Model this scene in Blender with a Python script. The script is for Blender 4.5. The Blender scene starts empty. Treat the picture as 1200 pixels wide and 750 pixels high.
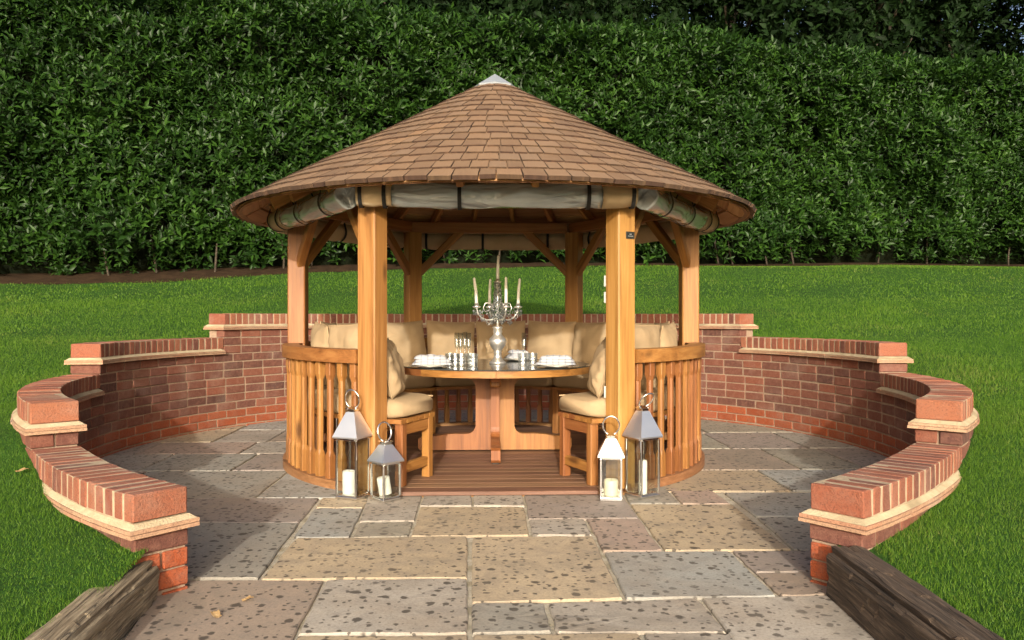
import bpy, math, random
import numpy as np
from mathutils import Vector, Matrix, noise as mnoise

random.seed(7)
rng = np.random.default_rng(11)
R = math.radians
PI = math.pi
S = bpy.context.scene
COL = S.collection

# ------------------------------------------------------------------ camera
CAM = Vector((-0.057, -6.0, 1.045))
YAW = 1.77
cd = bpy.data.cameras.new('camera')
cam = bpy.data.objects.new('camera', cd)
COL.objects.link(cam)
cam.location = CAM
cam.rotation_euler = (R(90), 0, R(-YAW))
cd.sensor_width = 36
cd.lens = 28.02
cd.shift_y = -5 / 1200
cd.clip_start = 0.05
cd.clip_end = 400
S.camera = cam

# ------------------------------------------------------------------ light
SUN_EL, SUN_AZ = 17.0, -2.5           # azimuth: degrees to the left of straight behind the camera
e, a = R(SUN_EL), R(SUN_AZ)
to_sun = Vector((math.sin(a) * math.cos(e), -math.cos(a) * math.cos(e), math.sin(e)))
w = bpy.data.worlds.new('World')
S.world = w
w.use_nodes = True
nt = w.node_tree
nt.nodes.clear()
sky = nt.nodes.new('ShaderNodeTexSky')
sky.sky_type = 'NISHITA'
sky.sun_disc = False
sky.sun_elevation = e
sky.sun_rotation = math.atan2(to_sun.x, to_sun.y)
sky.air_density = 0.7
sky.dust_density = 8.0
sky.ozone_density = 0.3
bg = nt.nodes.new('ShaderNodeBackground')
bg.inputs['Strength'].default_value = 0.15
wo = nt.nodes.new('ShaderNodeOutputWorld')
nt.links.new(sky.outputs[0], bg.inputs[0])
nt.links.new(bg.outputs[0], wo.inputs[0])
sl = bpy.data.lights.new('sun', 'SUN')
sl.energy = 2.4
sl.angle = R(1.0)
sl.color = (1.0, 0.955, 0.88)
so = bpy.data.objects.new('sun', sl)
COL.objects.link(so)
so.location = to_sun * 30
so.rotation_euler = (-to_sun).to_track_quat('-Z', 'Y').to_euler()
S.view_settings.view_transform = 'Standard'
S.view_settings.look = 'None'
S.view_settings.gamma = 1
S.view_settings.use_curve_mapping = False
S.view_settings.exposure = 0.76

F_PX = 934.0


def unproj(px, py, z=0.0):
    """ground point seen at a pixel of the 1200x750 photograph"""
    dx, dz = (px - 600) / F_PX, -(py - 370) / F_PX
    y_ = R(-YAW)
    fx, fy = -math.sin(y_), math.cos(y_)
    rx, ry = math.cos(y_), math.sin(y_)
    t = (z - CAM.z) / dz
    return Vector((CAM.x + t * (fx + dx * rx), CAM.y + t * (fy + dx * ry), z))


def project(p):
    y_ = R(-YAW)
    v = Vector(p) - CAM
    D = -math.sin(y_) * v.x + math.cos(y_) * v.y
    X = math.cos(y_) * v.x + math.sin(y_) * v.y
    return 600 + F_PX * X / D, 370 - F_PX * v.z / D, D


# ------------------------------------------------------------------ materials
class NB:
    def __init__(self, name):
        self.m = bpy.data.materials.new(name)
        self.m.use_nodes = True
        self.t = self.m.node_tree
        self.p = self.t.nodes['Principled BSDF']
        self.out = self.t.nodes['Material Output']

    def n(self, typ, **kw):
        x = self.t.nodes.new('ShaderNode' + typ)
        for k, v in kw.items():
            setattr(x, k, v)
        return x

    def l(self, a_, b_):
        self.t.links.new(a_, b_)

    def set(self, **kw):
        for k, v in kw.items():
            k = k.replace('_', ' ')
            for i in self.p.inputs:
                if i.name.lower() == k.lower():
                    i.default_value = v
        return self

    def math(self, op, a_, b_=None, c_=None, clamp=False):
        x = self.n('Math', operation=op)
        x.use_clamp = clamp
        for i, v in enumerate((a_, b_, c_)):
            if v is None:
                continue
            if isinstance(v, (int, float)):
                x.inputs[i].default_value = v
            else:
                self.l(v, x.inputs[i])
        return x.outputs[0]

    def ramp(self, fac, stops, interp='LINEAR'):
        x = self.n('ValToRGB')
        x.color_ramp.interpolation = interp
        el = x.color_ramp.elements
        while len(el) < len(stops):
            el.new(0.5)
        for i, (p, c) in enumerate(stops):
            el[i].position = p
            el[i].color = (c[0], c[1], c[2], 1)
        self.l(fac, x.inputs[0])
        return x.outputs[0]

    def mix(self, fac, a_, b_, typ='MIX'):
        x = self.n('Mix', data_type='RGBA', blend_type=typ)
        for s, v in ((x.inputs[0], fac), (x.inputs[6], a_), (x.inputs[7], b_)):
            if isinstance(v, (int, float)):
                s.default_value = v
            elif isinstance(v, (tuple, list)):
                s.default_value = (v[0], v[1], v[2], 1)
            else:
                self.l(v, s)
        return x.outputs[2]

    def noise(self, vec, scale, detail=4, rough=0.55, dist=0.0):
        x = self.n('TexNoise')
        x.inputs['Scale'].default_value = scale
        x.inputs['Detail'].default_value = detail
        x.inputs['Roughness'].default_value = rough
        x.inputs['Distortion'].default_value = dist
        if vec is not None:
            self.l(vec, x.inputs['Vector'])
        return x.outputs['Fac']

    def mapping(self, vec, scale=(1, 1, 1), loc=None):
        x = self.n('Mapping')
        x.inputs['Scale'].default_value = scale
        self.l(vec, x.inputs['Vector'])
        if loc is not None:
            self.l(loc, x.inputs['Location'])
        return x.outputs[0]

    def obj(self):
        return self.n('TexCoord').outputs['Object']

    def pos(self):
        return self.n('NewGeometry').outputs['Position']

    def rnd(self):
        o = self.n('ObjectInfo').outputs['Random']
        i = self.n('NewGeometry').outputs['Random Per Island']
        s = self.math('ADD', self.math('MULTIPLY', o, 7.31), i)
        return self.math('FRACT', s)

    def bump(self, h, strength=0.3, dist=0.01):
        x = self.n('Bump')
        x.inputs['Strength'].default_value = strength
        x.inputs['Distance'].default_value = dist
        self.l(h, x.inputs['Height'])
        self.l(x.outputs[0], self.p.inputs['Normal'])

    def base(self, c):
        self.l(c, self.p.inputs['Base Color'])
        return self

    def rough(self, c):
        self.l(c, self.p.inputs['Roughness'])
        return self


def wood(name, dark, mid, light, rough=0.5, fine=1.0, knots=True, var=0.35, bumpv=0.25):
    b = NB(name)
    r = b.rnd()
    oc = b.obj()
    off = b.n('CombineXYZ')
    b.l(b.math('MULTIPLY', r, 13.7), off.inputs[0])
    b.l(b.math('MULTIPLY', r, 29.1), off.inputs[2])
    v = b.mapping(oc, (14 * fine, 14 * fine, 0.9 * fine), off.outputs[0])
    n1 = b.noise(v, 1.6, 5, 0.6, 0.6)
    v2 = b.mapping(oc, (90 * fine, 90 * fine, 2.5 * fine), off.outputs[0])
    n2 = b.noise(v2, 1.5, 3, 0.6)
    f = b.math('ADD', b.math('MULTIPLY', n1, 0.72), b.math('MULTIPLY', n2, 0.28))
    c = b.ramp(f, [(0.33, dark), (0.5, mid), (0.66, light)])
    shade = b.math('ADD', b.math('MULTIPLY', r, var), 1 - var * 0.55)
    c = b.mix(1.0, c, b.n('CombineColor').outputs[0], 'MULTIPLY') if False else c
    hs = b.n('HueSaturation')
    b.l(c, hs.inputs['Color'])
    b.l(shade, hs.inputs['Value'])
    b.l(b.math('ADD', b.math('MULTIPLY', r, 0.02), 0.49), hs.inputs['Hue'])
    c = hs.outputs[0]
    if knots:
        vo = b.n('TexVoronoi')
        vk = b.mapping(oc, (7, 7, 2.2), off.outputs[0])
        b.l(vk, vo.inputs['Vector'])
        vo.inputs['Scale'].default_value = 1.0
        kf = b.ramp(vo.outputs['Distance'], [(0.07, (1, 1, 1)), (0.19, (0, 0, 0))])
        sk = b.n('SeparateColor')
        b.l(vo.outputs['Color'], sk.inputs[0])
        kf = b.math('MULTIPLY', kf, b.math('GREATER_THAN', sk.outputs[0], 0.55))
        c = b.mix(b.math('MULTIPLY', kf, 0.8), c, [x * 0.4 for x in dark])
    b.base(c)
    b.rough(b.math('ADD', b.math('MULTIPLY', n2, 0.25), rough - 0.1))
    b.bump(n2, bumpv, 0.004)
    return b.m


M = {}
M['wood'] = wood('honey_larch', (0.15, 0.054, 0.012), (0.275, 0.112, 0.028), (0.36, 0.165, 0.048), 0.5)
M['post'] = wood('post_larch', (0.19, 0.076, 0.019), (0.315, 0.14, 0.038), (0.40, 0.195, 0.063), 0.5, 0.8)
M['rafter'] = wood('rafter_wood', (0.22, 0.09, 0.022), (0.37, 0.165, 0.045), (0.48, 0.24, 0.08), 0.6)
M['board'] = wood('roof_board_wood', (0.33, 0.15, 0.05), (0.48, 0.25, 0.10), (0.58, 0.34, 0.16), 0.65)
M['table'] = wood('table_larch', (0.17, 0.06, 0.013), (0.28, 0.108, 0.025), (0.36, 0.155, 0.042), 0.5)
M['deck'] = wood('deck_wood', (0.10, 0.05, 0.028), (0.18, 0.092, 0.052), (0.25, 0.14, 0.085), 0.55, 1.0, False, 0.35, 0.5)
M['rim'] = wood('rim_wood', (0.16, 0.07, 0.025), (0.28, 0.13, 0.05), (0.38, 0.20, 0.09), 0.6)


def shingle_mat():
    b = NB('cedar_shingle')
    r = b.rnd()
    oc = b.obj()
    off = b.n('CombineXYZ')
    b.l(b.math('MULTIPLY', r, 31.0), off.inputs[0])
    b.l(b.math('MULTIPLY', r, 17.0), off.inputs[1])
    v = b.mapping(oc, (60, 4, 60), off.outputs[0])
    n1 = b.noise(v, 1.5, 4, 0.6, 0.3)
    n3 = b.noise(b.mapping(oc, (9, 6, 9), off.outputs[0]), 1.0, 3)
    c = b.ramp(r, [(0.0, (0.105, 0.062, 0.034)), (0.3, (0.165, 0.10, 0.053)), (0.6, (0.205, 0.125, 0.068)), (0.82, (0.16, 0.108, 0.069)), (0.93, (0.26, 0.145, 0.066)), (1.0, (0.125, 0.10, 0.08))])
    c = b.mix(b.math('MULTIPLY', n1, 0.55), c, (0.15, 0.075, 0.035))
    c = b.mix(b.math('MULTIPLY', n3, 0.5), c, (0.235, 0.16, 0.092))
    b.base(c).set(Roughness=0.8)
    b.bump(n1, 0.5, 0.006)
    return b.m


M['shingle'] = shingle_mat()
M['shingle_end'] = wood('shingle_end_grain', (0.035, 0.018, 0.01), (0.065, 0.035, 0.019), (0.11, 0.06, 0.033), 0.9, 1.0, False)


def brick_mat(name, stops, stain=0.25):
    b = NB(name)
    r = b.rnd()
    p = b.pos()
    n1 = b.noise(p, 26, 5, 0.7)
    n2 = b.noise(p, 140, 3, 0.6)
    n3 = b.noise(p, 3.2, 4, 0.6)
    c = b.ramp(r, stops)
    c = b.mix(b.ramp(n1, [(0.42, (0, 0, 0)), (0.75, (0.55, 0.55, 0.55))]), c, (0.28, 0.14, 0.09))
    c = b.mix(b.ramp(n2, [(0.3, (0.55, 0.55, 0.55)), (0.5, (0, 0, 0))]), c, (0.07, 0.028, 0.02))
    c = b.mix(b.math('MULTIPLY', b.ramp(n3, [(0.5, (0, 0, 0)), (0.75, (1, 1, 1))]), stain), c, (0.42, 0.33, 0.26))
    b.base(c).set(Roughness=0.9)
    h = b.math('ADD', b.math('MULTIPLY', n2, 0.6), n1)
    b.bump(h, 0.75, 0.008)
    return b.m


M['brick'] = brick_mat('dark_red_brick', [(0, (0.088, 0.036, 0.027)), (0.25, (0.155, 0.053, 0.033)), (0.5, (0.20, 0.065, 0.036)), (0.75, (0.135, 0.05, 0.035)), (1, (0.24, 0.072, 0.037))])
M['brick_orange'] = brick_mat('orange_brick', [(0, (0.26, 0.055, 0.016)), (0.5, (0.345, 0.074, 0.02)), (1, (0.29, 0.064, 0.022))], 0.15)
M['brick_cope'] = brick_mat('coping_brick', [(0, (0.125, 0.044, 0.03)), (0.25, (0.255, 0.08, 0.042)), (0.5, (0.32, 0.117, 0.058)), (0.75, (0.205, 0.06, 0.036)), (1, (0.29, 0.09, 0.043))], 0.35)


def rough_mat(name, c1, c2, scale=30, rough=0.9, bumpv=0.4, c3=None):
    b = NB(name)
    p = b.pos()
    n1 = b.noise(p, scale, 5, 0.65)
    n2 = b.noise(p, scale * 6, 3, 0.6)
    c = b.ramp(n1, [(0.3, c1), (0.7, c2)])
    if c3:
        c = b.mix(b.ramp(b.noise(p, scale * 0.25, 4), [(0.5, (0, 0, 0)), (0.65, (0.8, 0.8, 0.8))]), c, c3)
    b.base(c).set(Roughness=rough, Specular_IOR_Level=0.08)
    b.bump(b.math('ADD', n1, n2), bumpv, 0.008)
    return b.m


M['mortar'] = rough_mat('mortar', (0.27, 0.19, 0.13), (0.38, 0.28, 0.20), 60)
M['joint'] = rough_mat('paving_mortar', (0.40, 0.35, 0.26), (0.58, 0.53, 0.42), 40, 0.95, 0.8, (0.30, 0.26, 0.17))
M['fillet'] = rough_mat('cream_mortar', (0.40, 0.32, 0.20), (0.56, 0.47, 0.31), 18, 0.9, 0.6, (0.27, 0.215, 0.13))
M['tile'] = brick_mat('creasing_tile', [(0, (0.40, 0.235, 0.14)), (0.5, (0.47, 0.31, 0.19)), (1, (0.42, 0.21, 0.12))], 0.5)
M['soil'] = rough_mat('bare_soil', (0.022, 0.014, 0.008), (0.055, 0.034, 0.019), 5, 1.0, 1.0)
M['pointing'] = rough_mat('pale_pointing', (0.36, 0.28, 0.19), (0.48, 0.39, 0.27), 30, 0.95, 0.5)
M['bark'] = rough_mat('bark', (0.04, 0.032, 0.022), (0.10, 0.082, 0.062), 14, 0.95, 1.0)
M['twig'] = rough_mat('hedge_core_shade', (0.006, 0.009, 0.004), (0.012, 0.016, 0.007), 9, 1.0, 1.0)  # near-black colour stands in for the shade inside the hedge


def slab_mat():
    b = NB('riven_sandstone')
    p = b.pos()
    col = b.n('ObjectInfo').outputs['Color']
    n0 = b.noise(p, 1.7, 5, 0.6, 0.8)
    n1 = b.noise(p, 9, 6, 0.65, 0.4)
    n2 = b.noise(p, 90, 4, 0.65)
    c = b.mix(b.ramp(n0, [(0.42, (0, 0, 0)), (0.72, (0.6, 0.6, 0.6))]), col, (0.30, 0.235, 0.165))
    c = b.mix(b.ramp(n1, [(0.45, (0, 0, 0)), (0.75, (0.45, 0.45, 0.45))]), c, (0.20, 0.18, 0.155))
    c = b.mix(b.ramp(n2, [(0.3, (0.4, 0.4, 0.4)), (0.55, (0, 0, 0))]), c, (0.14, 0.12, 0.10))
    # dark lichen spots of different sizes
    dn = b.n('TexNoise')
    dn.inputs['Scale'].default_value = 34
    b.l(p, dn.inputs['Vector'])
    add = b.n('VectorMath', operation='MULTIPLY_ADD')
    b.l(dn.outputs['Color'], add.inputs[0])
    add.inputs[1].default_value = (0.028, 0.028, 0)
    b.l(p, add.inputs[2])
    m = None
    for sc, lo, hi, thr in ((13, 0.09, 0.25, 0.38), (25, 0.10, 0.28, 0.45), (7.5, 0.06, 0.19, 0.62)):
        vo = b.n('TexVoronoi')
        vo.voronoi_dimensions = '2D'
        vo.inputs['Scale'].default_value = sc
        b.l(add.outputs[0], vo.inputs['Vector'])
        sp = b.n('SeparateColor')
        b.l(vo.outputs['Color'], sp.inputs[0])
        rad = b.math('MULTIPLY_ADD', sp.outputs[1], hi - lo, lo)
        d = b.math('SUBTRACT', rad, vo.outputs['Distance'])
        s_ = b.math('MULTIPLY', d, 16, clamp=True)
        g = b.math('GREATER_THAN', sp.outputs[0], thr)
        s_ = b.math('MULTIPLY', s_, g)
        m = s_ if m is None else b.math('MAXIMUM', m, s_)
    dens = b.ramp(b.noise(p, 1.1, 3), [(0.3, (0.5, 0.5, 0.5)), (0.5, (1, 1, 1))])
    m = b.math('MULTIPLY', m, dens)
    c = b.mix(b.math('MULTIPLY', m, 0.86), c, (0.055, 0.045, 0.034))
    c = b.mix(b.ramp(b.noise(p, 0.8, 5, 0.7, 1.5), [(0.52, (0, 0, 0)), (0.62, (0.35, 0.35, 0.35))]), c, (0.17, 0.15, 0.115))
    b.base(c)
    b.rough(b.math('MULTIPLY_ADD', n1, 0.25, 0.62))
    b.bump(b.math('ADD', b.math('MULTIPLY', n1, 1.0), b.math('MULTIPLY', n2, 0.35)), 0.4, 0.008)
    return b.m


M['slab'] = slab_mat()


def lawn_mat():
    b = NB('mown_turf')
    p = b.pos()
    n0 = b.noise(p, 0.5, 4, 0.6)
    n1 = b.noise(p, 6, 5, 0.65)
    n2 = b.noise(b.mapping(p, (1, 0.5, 1)), 120, 4, 0.7)
    c = b.ramp(n1, [(0.3, (0.026, 0.085, 0.008)), (0.55, (0.042, 0.125, 0.012)), (0.75, (0.065, 0.15, 0.018))])
    c = b.mix(b.ramp(n0, [(0.45, (0, 0, 0)), (0.7, (0.5, 0.5, 0.5))]), c, (0.035, 0.09, 0.012))
    c = b.mix(b.ramp(n2, [(0.35, (0.8, 0.8, 0.8)), (0.6, (0, 0, 0))]), c, (0.012, 0.04, 0.004))
    b.base(c).set(Roughness=0.9, Specular_IOR_Level=0.2)
    b.bump(b.math('ADD', n2, b.math('MULTIPLY', n1, 0.6)), 0.8, 0.03)
    return b.m


M['lawn'] = lawn_mat()


def leaf_mat(name, stops, rough=0.38, trans=0.18, tcol=(0.10, 0.22, 0.02), nsc=0.9, nk=0.75, spec=0.24):
    b = NB(name)
    i = b.n('NewGeometry').outputs['Random Per Island']
    n = b.noise(b.pos(), nsc, 4)
    f = b.math('ADD', b.math('MULTIPLY', i, 0.62), b.math('MULTIPLY', b.math('SUBTRACT', n, 0.3), nk), clamp=True)
    b.base(b.ramp(f, stops)).set(Roughness=rough, Specular_IOR_Level=spec)
    t = b.n('BsdfTranslucent')
    t.inputs[0].default_value = (*tcol, 1)
    mx = b.n('MixShader')
    mx.inputs[0].default_value = trans
    b.l(b.p.outputs[0], mx.inputs[1])
    b.l(t.outputs[0], mx.inputs[2])
    b.l(mx.outputs[0], b.out.inputs[0])
    return b.m


M['laurel'] = leaf_mat('laurel_leaves', [(0.0, (0.007, 0.021, 0.004)), (0.45, (0.016, 0.047, 0.006)), (0.8, (0.037, 0.092, 0.011)), (0.985, (0.078, 0.15, 0.018)), (1.0, (0.16, 0.07, 0.025))], 0.46, 0.10, (0.06, 0.15, 0.015))
M['tree_leaf'] = leaf_mat('tree_leaves', [(0.0, (0.004, 0.010, 0.003)), (0.5, (0.008, 0.021, 0.005)), (0.85, (0.015, 0.036, 0.008)), (1.0, (0.04, 0.07, 0.014))], 0.6, 0.06, (0.03, 0.07, 0.01), spec=0.1)
M['grass'] = leaf_mat('grass_blades', [(0.0, (0.044, 0.11, 0.008)), (0.5, (0.082, 0.175, 0.013)), (0.85, (0.115, 0.205, 0.018)), (1.0, (0.18, 0.20, 0.05))], 0.55, 0.3, (0.09, 0.27, 0.02), 0.9, 1.15)


def fabric(name, col, col2, rough=0.85):
    b = NB(name)
    oc = b.obj()
    r = b.rnd()
    n = b.noise(oc, 6, 4)
    n2 = b.noise(oc, 260, 2)
    c = b.ramp(n, [(0.3, col), (0.7, col2)])
    hs = b.n('HueSaturation')
    b.l(c, hs.inputs['Color'])
    b.l(b.math('MULTIPLY_ADD', r, 0.16, 0.9), hs.inputs['Value'])
    b.base(hs.outputs[0]).set(Roughness=rough, Specular_IOR_Level=0.25)
    b.bump(b.math('ADD', b.math('MULTIPLY', n, 2.5), n2), 0.25, 0.006)
    return b.m


M['cushion'] = fabric('beige_cushion_fabric', (0.335, 0.238, 0.132), (0.40, 0.293, 0.17))
M['canvas'] = fabric('beige_canvas', (0.48, 0.36, 0.22), (0.57, 0.44, 0.28))
def linen():
    b = NB('striped_white_linen')
    oc = b.obj()
    wv = b.n('TexWave')
    wv.inputs['Scale'].default_value = 7
    wv.inputs['Distortion'].default_value = 2.5
    b.l(oc, wv.inputs['Vector'])
    c = b.mix(b.ramp(wv.outputs['Fac'], [(0.82, (0, 0, 0)), (0.93, (0.55, 0.55, 0.55))]), (0.50, 0.505, 0.52), (0.20, 0.245, 0.34))
    b.base(c).set(Roughness=0.85)
    b.bump(b.noise(oc, 60, 3), 0.3, 0.004)
    return b.m


M['napkin'] = linen()


def plain(name, col, rough=0.5, metal=0.0, trans=0.0, ior=1.45, spec=0.5, bumpsc=0, bumpst=0.1, emit=None):
    b = NB(name)
    b.set(Base_Color=(*col, 1), Roughness=rough, Metallic=metal, IOR=ior, Specular_IOR_Level=spec, Transmission_Weight=trans)
    if bumpsc:
        n = b.noise(b.obj(), bumpsc, 3)
        b.bump(n, bumpst, 0.01)
        rr = b.math('MULTIPLY_ADD', b.noise(b.obj(), bumpsc * 2, 3), 0.25, max(rough - 0.1, 0.02))
        b.rough(rr)
    return b.m


M['strap'] = plain('black_webbing', (0.012, 0.012, 0.012), 0.7, bumpsc=60)
M['steel'] = plain('polished_steel', (0.80, 0.80, 0.79), 0.09, 1.0, bumpsc=5, bumpst=0.03)
M['chrome'] = plain('bright_steel', (0.90, 0.90, 0.89), 0.36, 1.0, bumpsc=3, bumpst=0.05)
M['silver'] = plain('tarnished_silver', (0.85, 0.82, 0.75), 0.32, 0.85, bumpsc=25, bumpst=0.1)
M['lead'] = plain('lead_cap', (0.42, 0.46, 0.49), 0.5, 0.6, bumpsc=12, bumpst=0.2)
M['wax'] = plain('white_wax', (0.82, 0.79, 0.70), 0.45, bumpsc=18, bumpst=0.08)
M['ivory'] = plain('ivory_wax', (0.80, 0.72, 0.50), 0.45, bumpsc=18, bumpst=0.08)
M['plaque'] = plain('black_plaque', (0.02, 0.022, 0.02), 0.4, bumpsc=80)
M['white'] = plain('white_plastic', (0.80, 0.80, 0.78), 0.4, bumpsc=30, bumpst=0.02)
M['iron'] = plain('dark_fixing', (0.05, 0.045, 0.04), 0.5, 0.8, bumpsc=40)
M['smoked'] = plain('smoked_glass_top', (0.055, 0.06, 0.06), 0.06, 0, 0.0, 1.5, 0.8, bumpsc=2, bumpst=0.01)
M['china'] = plain('glazed_plate', (0.62, 0.63, 0.58), 0.15, bumpsc=8, bumpst=0.02)


def thin_glass(name, k0, k1, rough=0.02):
    b = NB(name)
    g = b.n('BsdfGlossy')
    g.inputs['Roughness'].default_value = rough
    t = b.n('BsdfTransparent')
    t.inputs[0].default_value = (0.93, 0.95, 0.94, 1)
    fr = b.n('LayerWeight')
    fr.inputs[0].default_value = 0.25
    mx = b.n('MixShader')
    nn = b.noise(b.obj(), 6, 2)
    b.l(b.math('MULTIPLY_ADD', b.math('MULTIPLY', fr.outputs['Facing'], fr.outputs['Facing']), b.math('MULTIPLY', nn, k1), k0), mx.inputs[0])
    b.l(t.outputs[0], mx.inputs[1])
    b.l(g.outputs[0], mx.inputs[2])
    b.l(mx.outputs[0], b.out.inputs[0])
    return b.m


M['pane'] = thin_glass('lantern_glass', 0.06, 0.5)
M['glass'] = thin_glass('wine_glass', 0.10, 0.9, 0.15)
M['crystal'] = thin_glass('cut_crystal', 0.28, 0.8, 0.3)


def pvc():
    b = NB('rolled_clear_pvc')
    oc = b.obj()
    n = b.noise(b.mapping(oc, (9, 9, 2.6)), 1.0, 2, 0.4, 1.2)
    n2 = b.noise(b.mapping(oc, (5, 5, 3)), 1.0, 3)
    b.base(b.ramp(n2, [(0.3, (0.28, 0.325, 0.36)), (0.7, (0.50, 0.56, 0.60))])).set(Roughness=0.10, Specular_IOR_Level=0.9, Coat_Weight=0.6, Coat_Roughness=0.06)
    b.bump(n, 1.0, 0.045)
    return b.m


M['pvc'] = pvc()


def sleeper_mat(name, cols):
    b = NB(name)
    oc = b.obj()
    n1 = b.noise(b.mapping(oc, (16, 16, 1.6)), 1.5, 6, 0.68, 1.0)
    n2 = b.noise(b.mapping(oc, (110, 110, 5)), 1.2, 4, 0.65)
    n3 = b.noise(oc, 7, 5, 0.6)
    f = b.math('ADD', b.math('MULTIPLY', n1, 0.45), b.math('MULTIPLY', n2, 0.55))
    n4 = b.noise(b.mapping(oc, (22, 22, 1.1)), 1.0, 3, 0.5, 0.4)
    ck = b.ramp(b.math('ABSOLUTE', b.math('SUBTRACT', n4, 0.5)), [(0.0, (1, 1, 1)), (0.013, (0, 0, 0))])
    c = b.ramp(f, [(0.38, cols[0]), (0.5, cols[1]), (0.61, cols[2])])
    c = b.mix(b.math('MULTIPLY', ck, 0.6), c, [x * 0.4 for x in cols[0]])
    c = b.mix(b.ramp(n3, [(0.5, (0, 0, 0)), (0.7, (0.8, 0.8, 0.8))]), c, cols[3])
    b.base(c).set(Roughness=0.9)
    b.bump(b.math('SUBTRACT', f, b.math('MULTIPLY', ck, 0.5)), 0.8, 0.014)
    return b.m


M['sleeper_grey'] = sleeper_mat('weathered_sleeper', [(0.11, 0.083, 0.05), (0.27, 0.21, 0.13), (0.42, 0.345, 0.225), (0.18, 0.135, 0.08)])
M['sleeper_dark'] = sleeper_mat('tarred_sleeper', [(0.03, 0.021, 0.014), (0.08, 0.054, 0.034), (0.17, 0.12, 0.08), (0.07, 0.045, 0.028)])
M['dry_leaf'] = rough_mat('dry_leaf', (0.28, 0.17, 0.07), (0.46, 0.32, 0.16), 40, 0.8, 0.3)


# ------------------------------------------------------------------ mesh helpers
class MB:
    def __init__(self):
        self.v, self.f = [], []

    def add(self, vs, fs):
        k = len(self.v)
        self.v += [tuple(x) for x in vs]
        self.f += [tuple(i + k for i in f) for f in fs]
        return self

    def box(self, x0, x1, y0, y1, z0, z1):
        vs = [(x0, y0, z0), (x1, y0, z0), (x1, y1, z0), (x0, y1, z0), (x0, y0, z1), (x1, y0, z1), (x1, y1, z1), (x0, y1, z1)]
        return self.add(vs, [(3, 2, 1, 0), (4, 5, 6, 7), (0, 1, 5, 4), (1, 2, 6, 5), (2, 3, 7, 6), (3, 0, 4, 7)])

    def cbox(self, x0, x1, y0, y1, z0, z1, c=0.004):
        """box with all edges chamfered"""
        vs = []
        cx, cy, cz = (x0 + x1) / 2, (y0 + y1) / 2, (z0 + z1) / 2
        hx, hy, hz = (x1 - x0) / 2, (y1 - y0) / 2, (z1 - z0) / 2
        idx = {}
        for sx in (-1, 1):
            for sy in (-1, 1):
                for sz in (-1, 1):
                    for ax in range(3):
                        p = [sx * (hx - c), sy * (hy - c), sz * (hz - c)]
                        p[ax] = (sx * hx, sy * hy, sz * hz)[ax]
                        idx[(sx, sy, sz, ax)] = len(vs)
                        vs.append((cx + p[0], cy + p[1], cz + p[2]))
        fs = []
        for ax in range(3):
            o1, o2 = (ax + 1) % 3, (ax + 2) % 3
            for s in (-1, 1):
                q = []
                for a1, a2 in ((-1, -1), (1, -1), (1, 1), (-1, 1)):
                    t = [0, 0, 0]
                    t[ax], t[o1], t[o2] = s, a1, a2
                    q.append(idx[(*t, ax)])
                fs.append(tuple(q if s > 0 else q[::-1]))
            for s1 in (-1, 1):
                for s2 in (-1, 1):
                    q = []
                    for k in (-1, 1):
                        t = [0, 0, 0]
                        t[ax], t[o1], t[o2] = k, s1, s2
                        q.append((idx[(*t, o1)], idx[(*t, o2)]))
                    f = (q[0][0], q[1][0], q[1][1], q[0][1])
                    fs.append(f if s1 * s2 < 0 else f[::-1])
        for sx in (-1, 1):
            for sy in (-1, 1):
                for sz in (-1, 1):
                    f = tuple(idx[(sx, sy, sz, k)] for k in range(3))
                    fs.append(f if sx * sy * sz > 0 else f[::-1])
        return self.add(vs, fs)

    def prism(self, prof, z0, z1):
        n = len(prof)
        vs = [(x, y, z0) for x, y in prof] + [(x, y, z1) for x, y in prof]
        fs = [tuple(range(n - 1, -1, -1)), tuple(range(n, 2 * n))]
        fs += [(i, (i + 1) % n, n + (i + 1) % n, n + i) for i in range(n)]
        return self.add(vs, fs)

    def lathe(self, prof, seg=20, cx=0, cy=0):
        vs, fs = [], []
        n = len(prof)
        for i in range(seg):
            t = 2 * PI * i / seg
            for r, z in prof:
                vs.append((cx + r * math.cos(t), cy + r * math.sin(t), z))
        for i in range(seg):
            j = (i + 1) % seg
            for k in range(n - 1):
                fs.append((i * n + k, j * n + k, j * n + k + 1, i * n + k + 1))
        if prof[0][0] > 1e-5:
            fs.append(tuple(i * n for i in range(seg - 1, -1, -1)))
        if prof[-1][0] > 1e-5:
            fs.append(tuple(i * n + n - 1 for i in range(seg)))
        return self.add(vs, fs)

    def tube(self, pts, rad, seg=8, closed=False):
        pts = [Vector(p) for p in pts]
        n = len(pts)
        rr = rad if isinstance(rad, (list, tuple)) else [rad] * n
        vs, fs = [], []
        prev = None
        for i, p in enumerate(pts):
            if closed:
                t = (pts[(i + 1) % n] - pts[i - 1]).normalized()
            else:
                t = (pts[min(i + 1, n - 1)] - pts[max(i - 1, 0)]).normalized()
            if prev is None:
                u = t.orthogonal().normalized()
            else:
                u = (prev - t * prev.dot(t)).normalized()
            prev = u
            v = t.cross(u)
            for k in range(seg):
                an = 2 * PI * k / seg
                vs.append(p + (u * math.cos(an) + v * math.sin(an)) * rr[i])
        m = n if closed else n - 1
        for i in range(m):
            j = (i + 1) % n
            for k in range(seg):
                l = (k + 1) % seg
                fs.append((i * seg + k, i * seg + l, j * seg + l, j * seg + k))
        if not closed:
            fs.append(tuple(range(seg - 1, -1, -1)))
            fs.append(tuple((n - 1) * seg + k for k in range(seg)))
        return self.add(vs, fs)

    def mesh(self, name, mat, smooth=False):
        me = bpy.data.meshes.new(name)
        me.from_pydata([tuple(v) for v in self.v], [], self.f)
        me.materials.append(mat)
        if smooth:
            me.shade_smooth()
        me.update()
        return me


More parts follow.
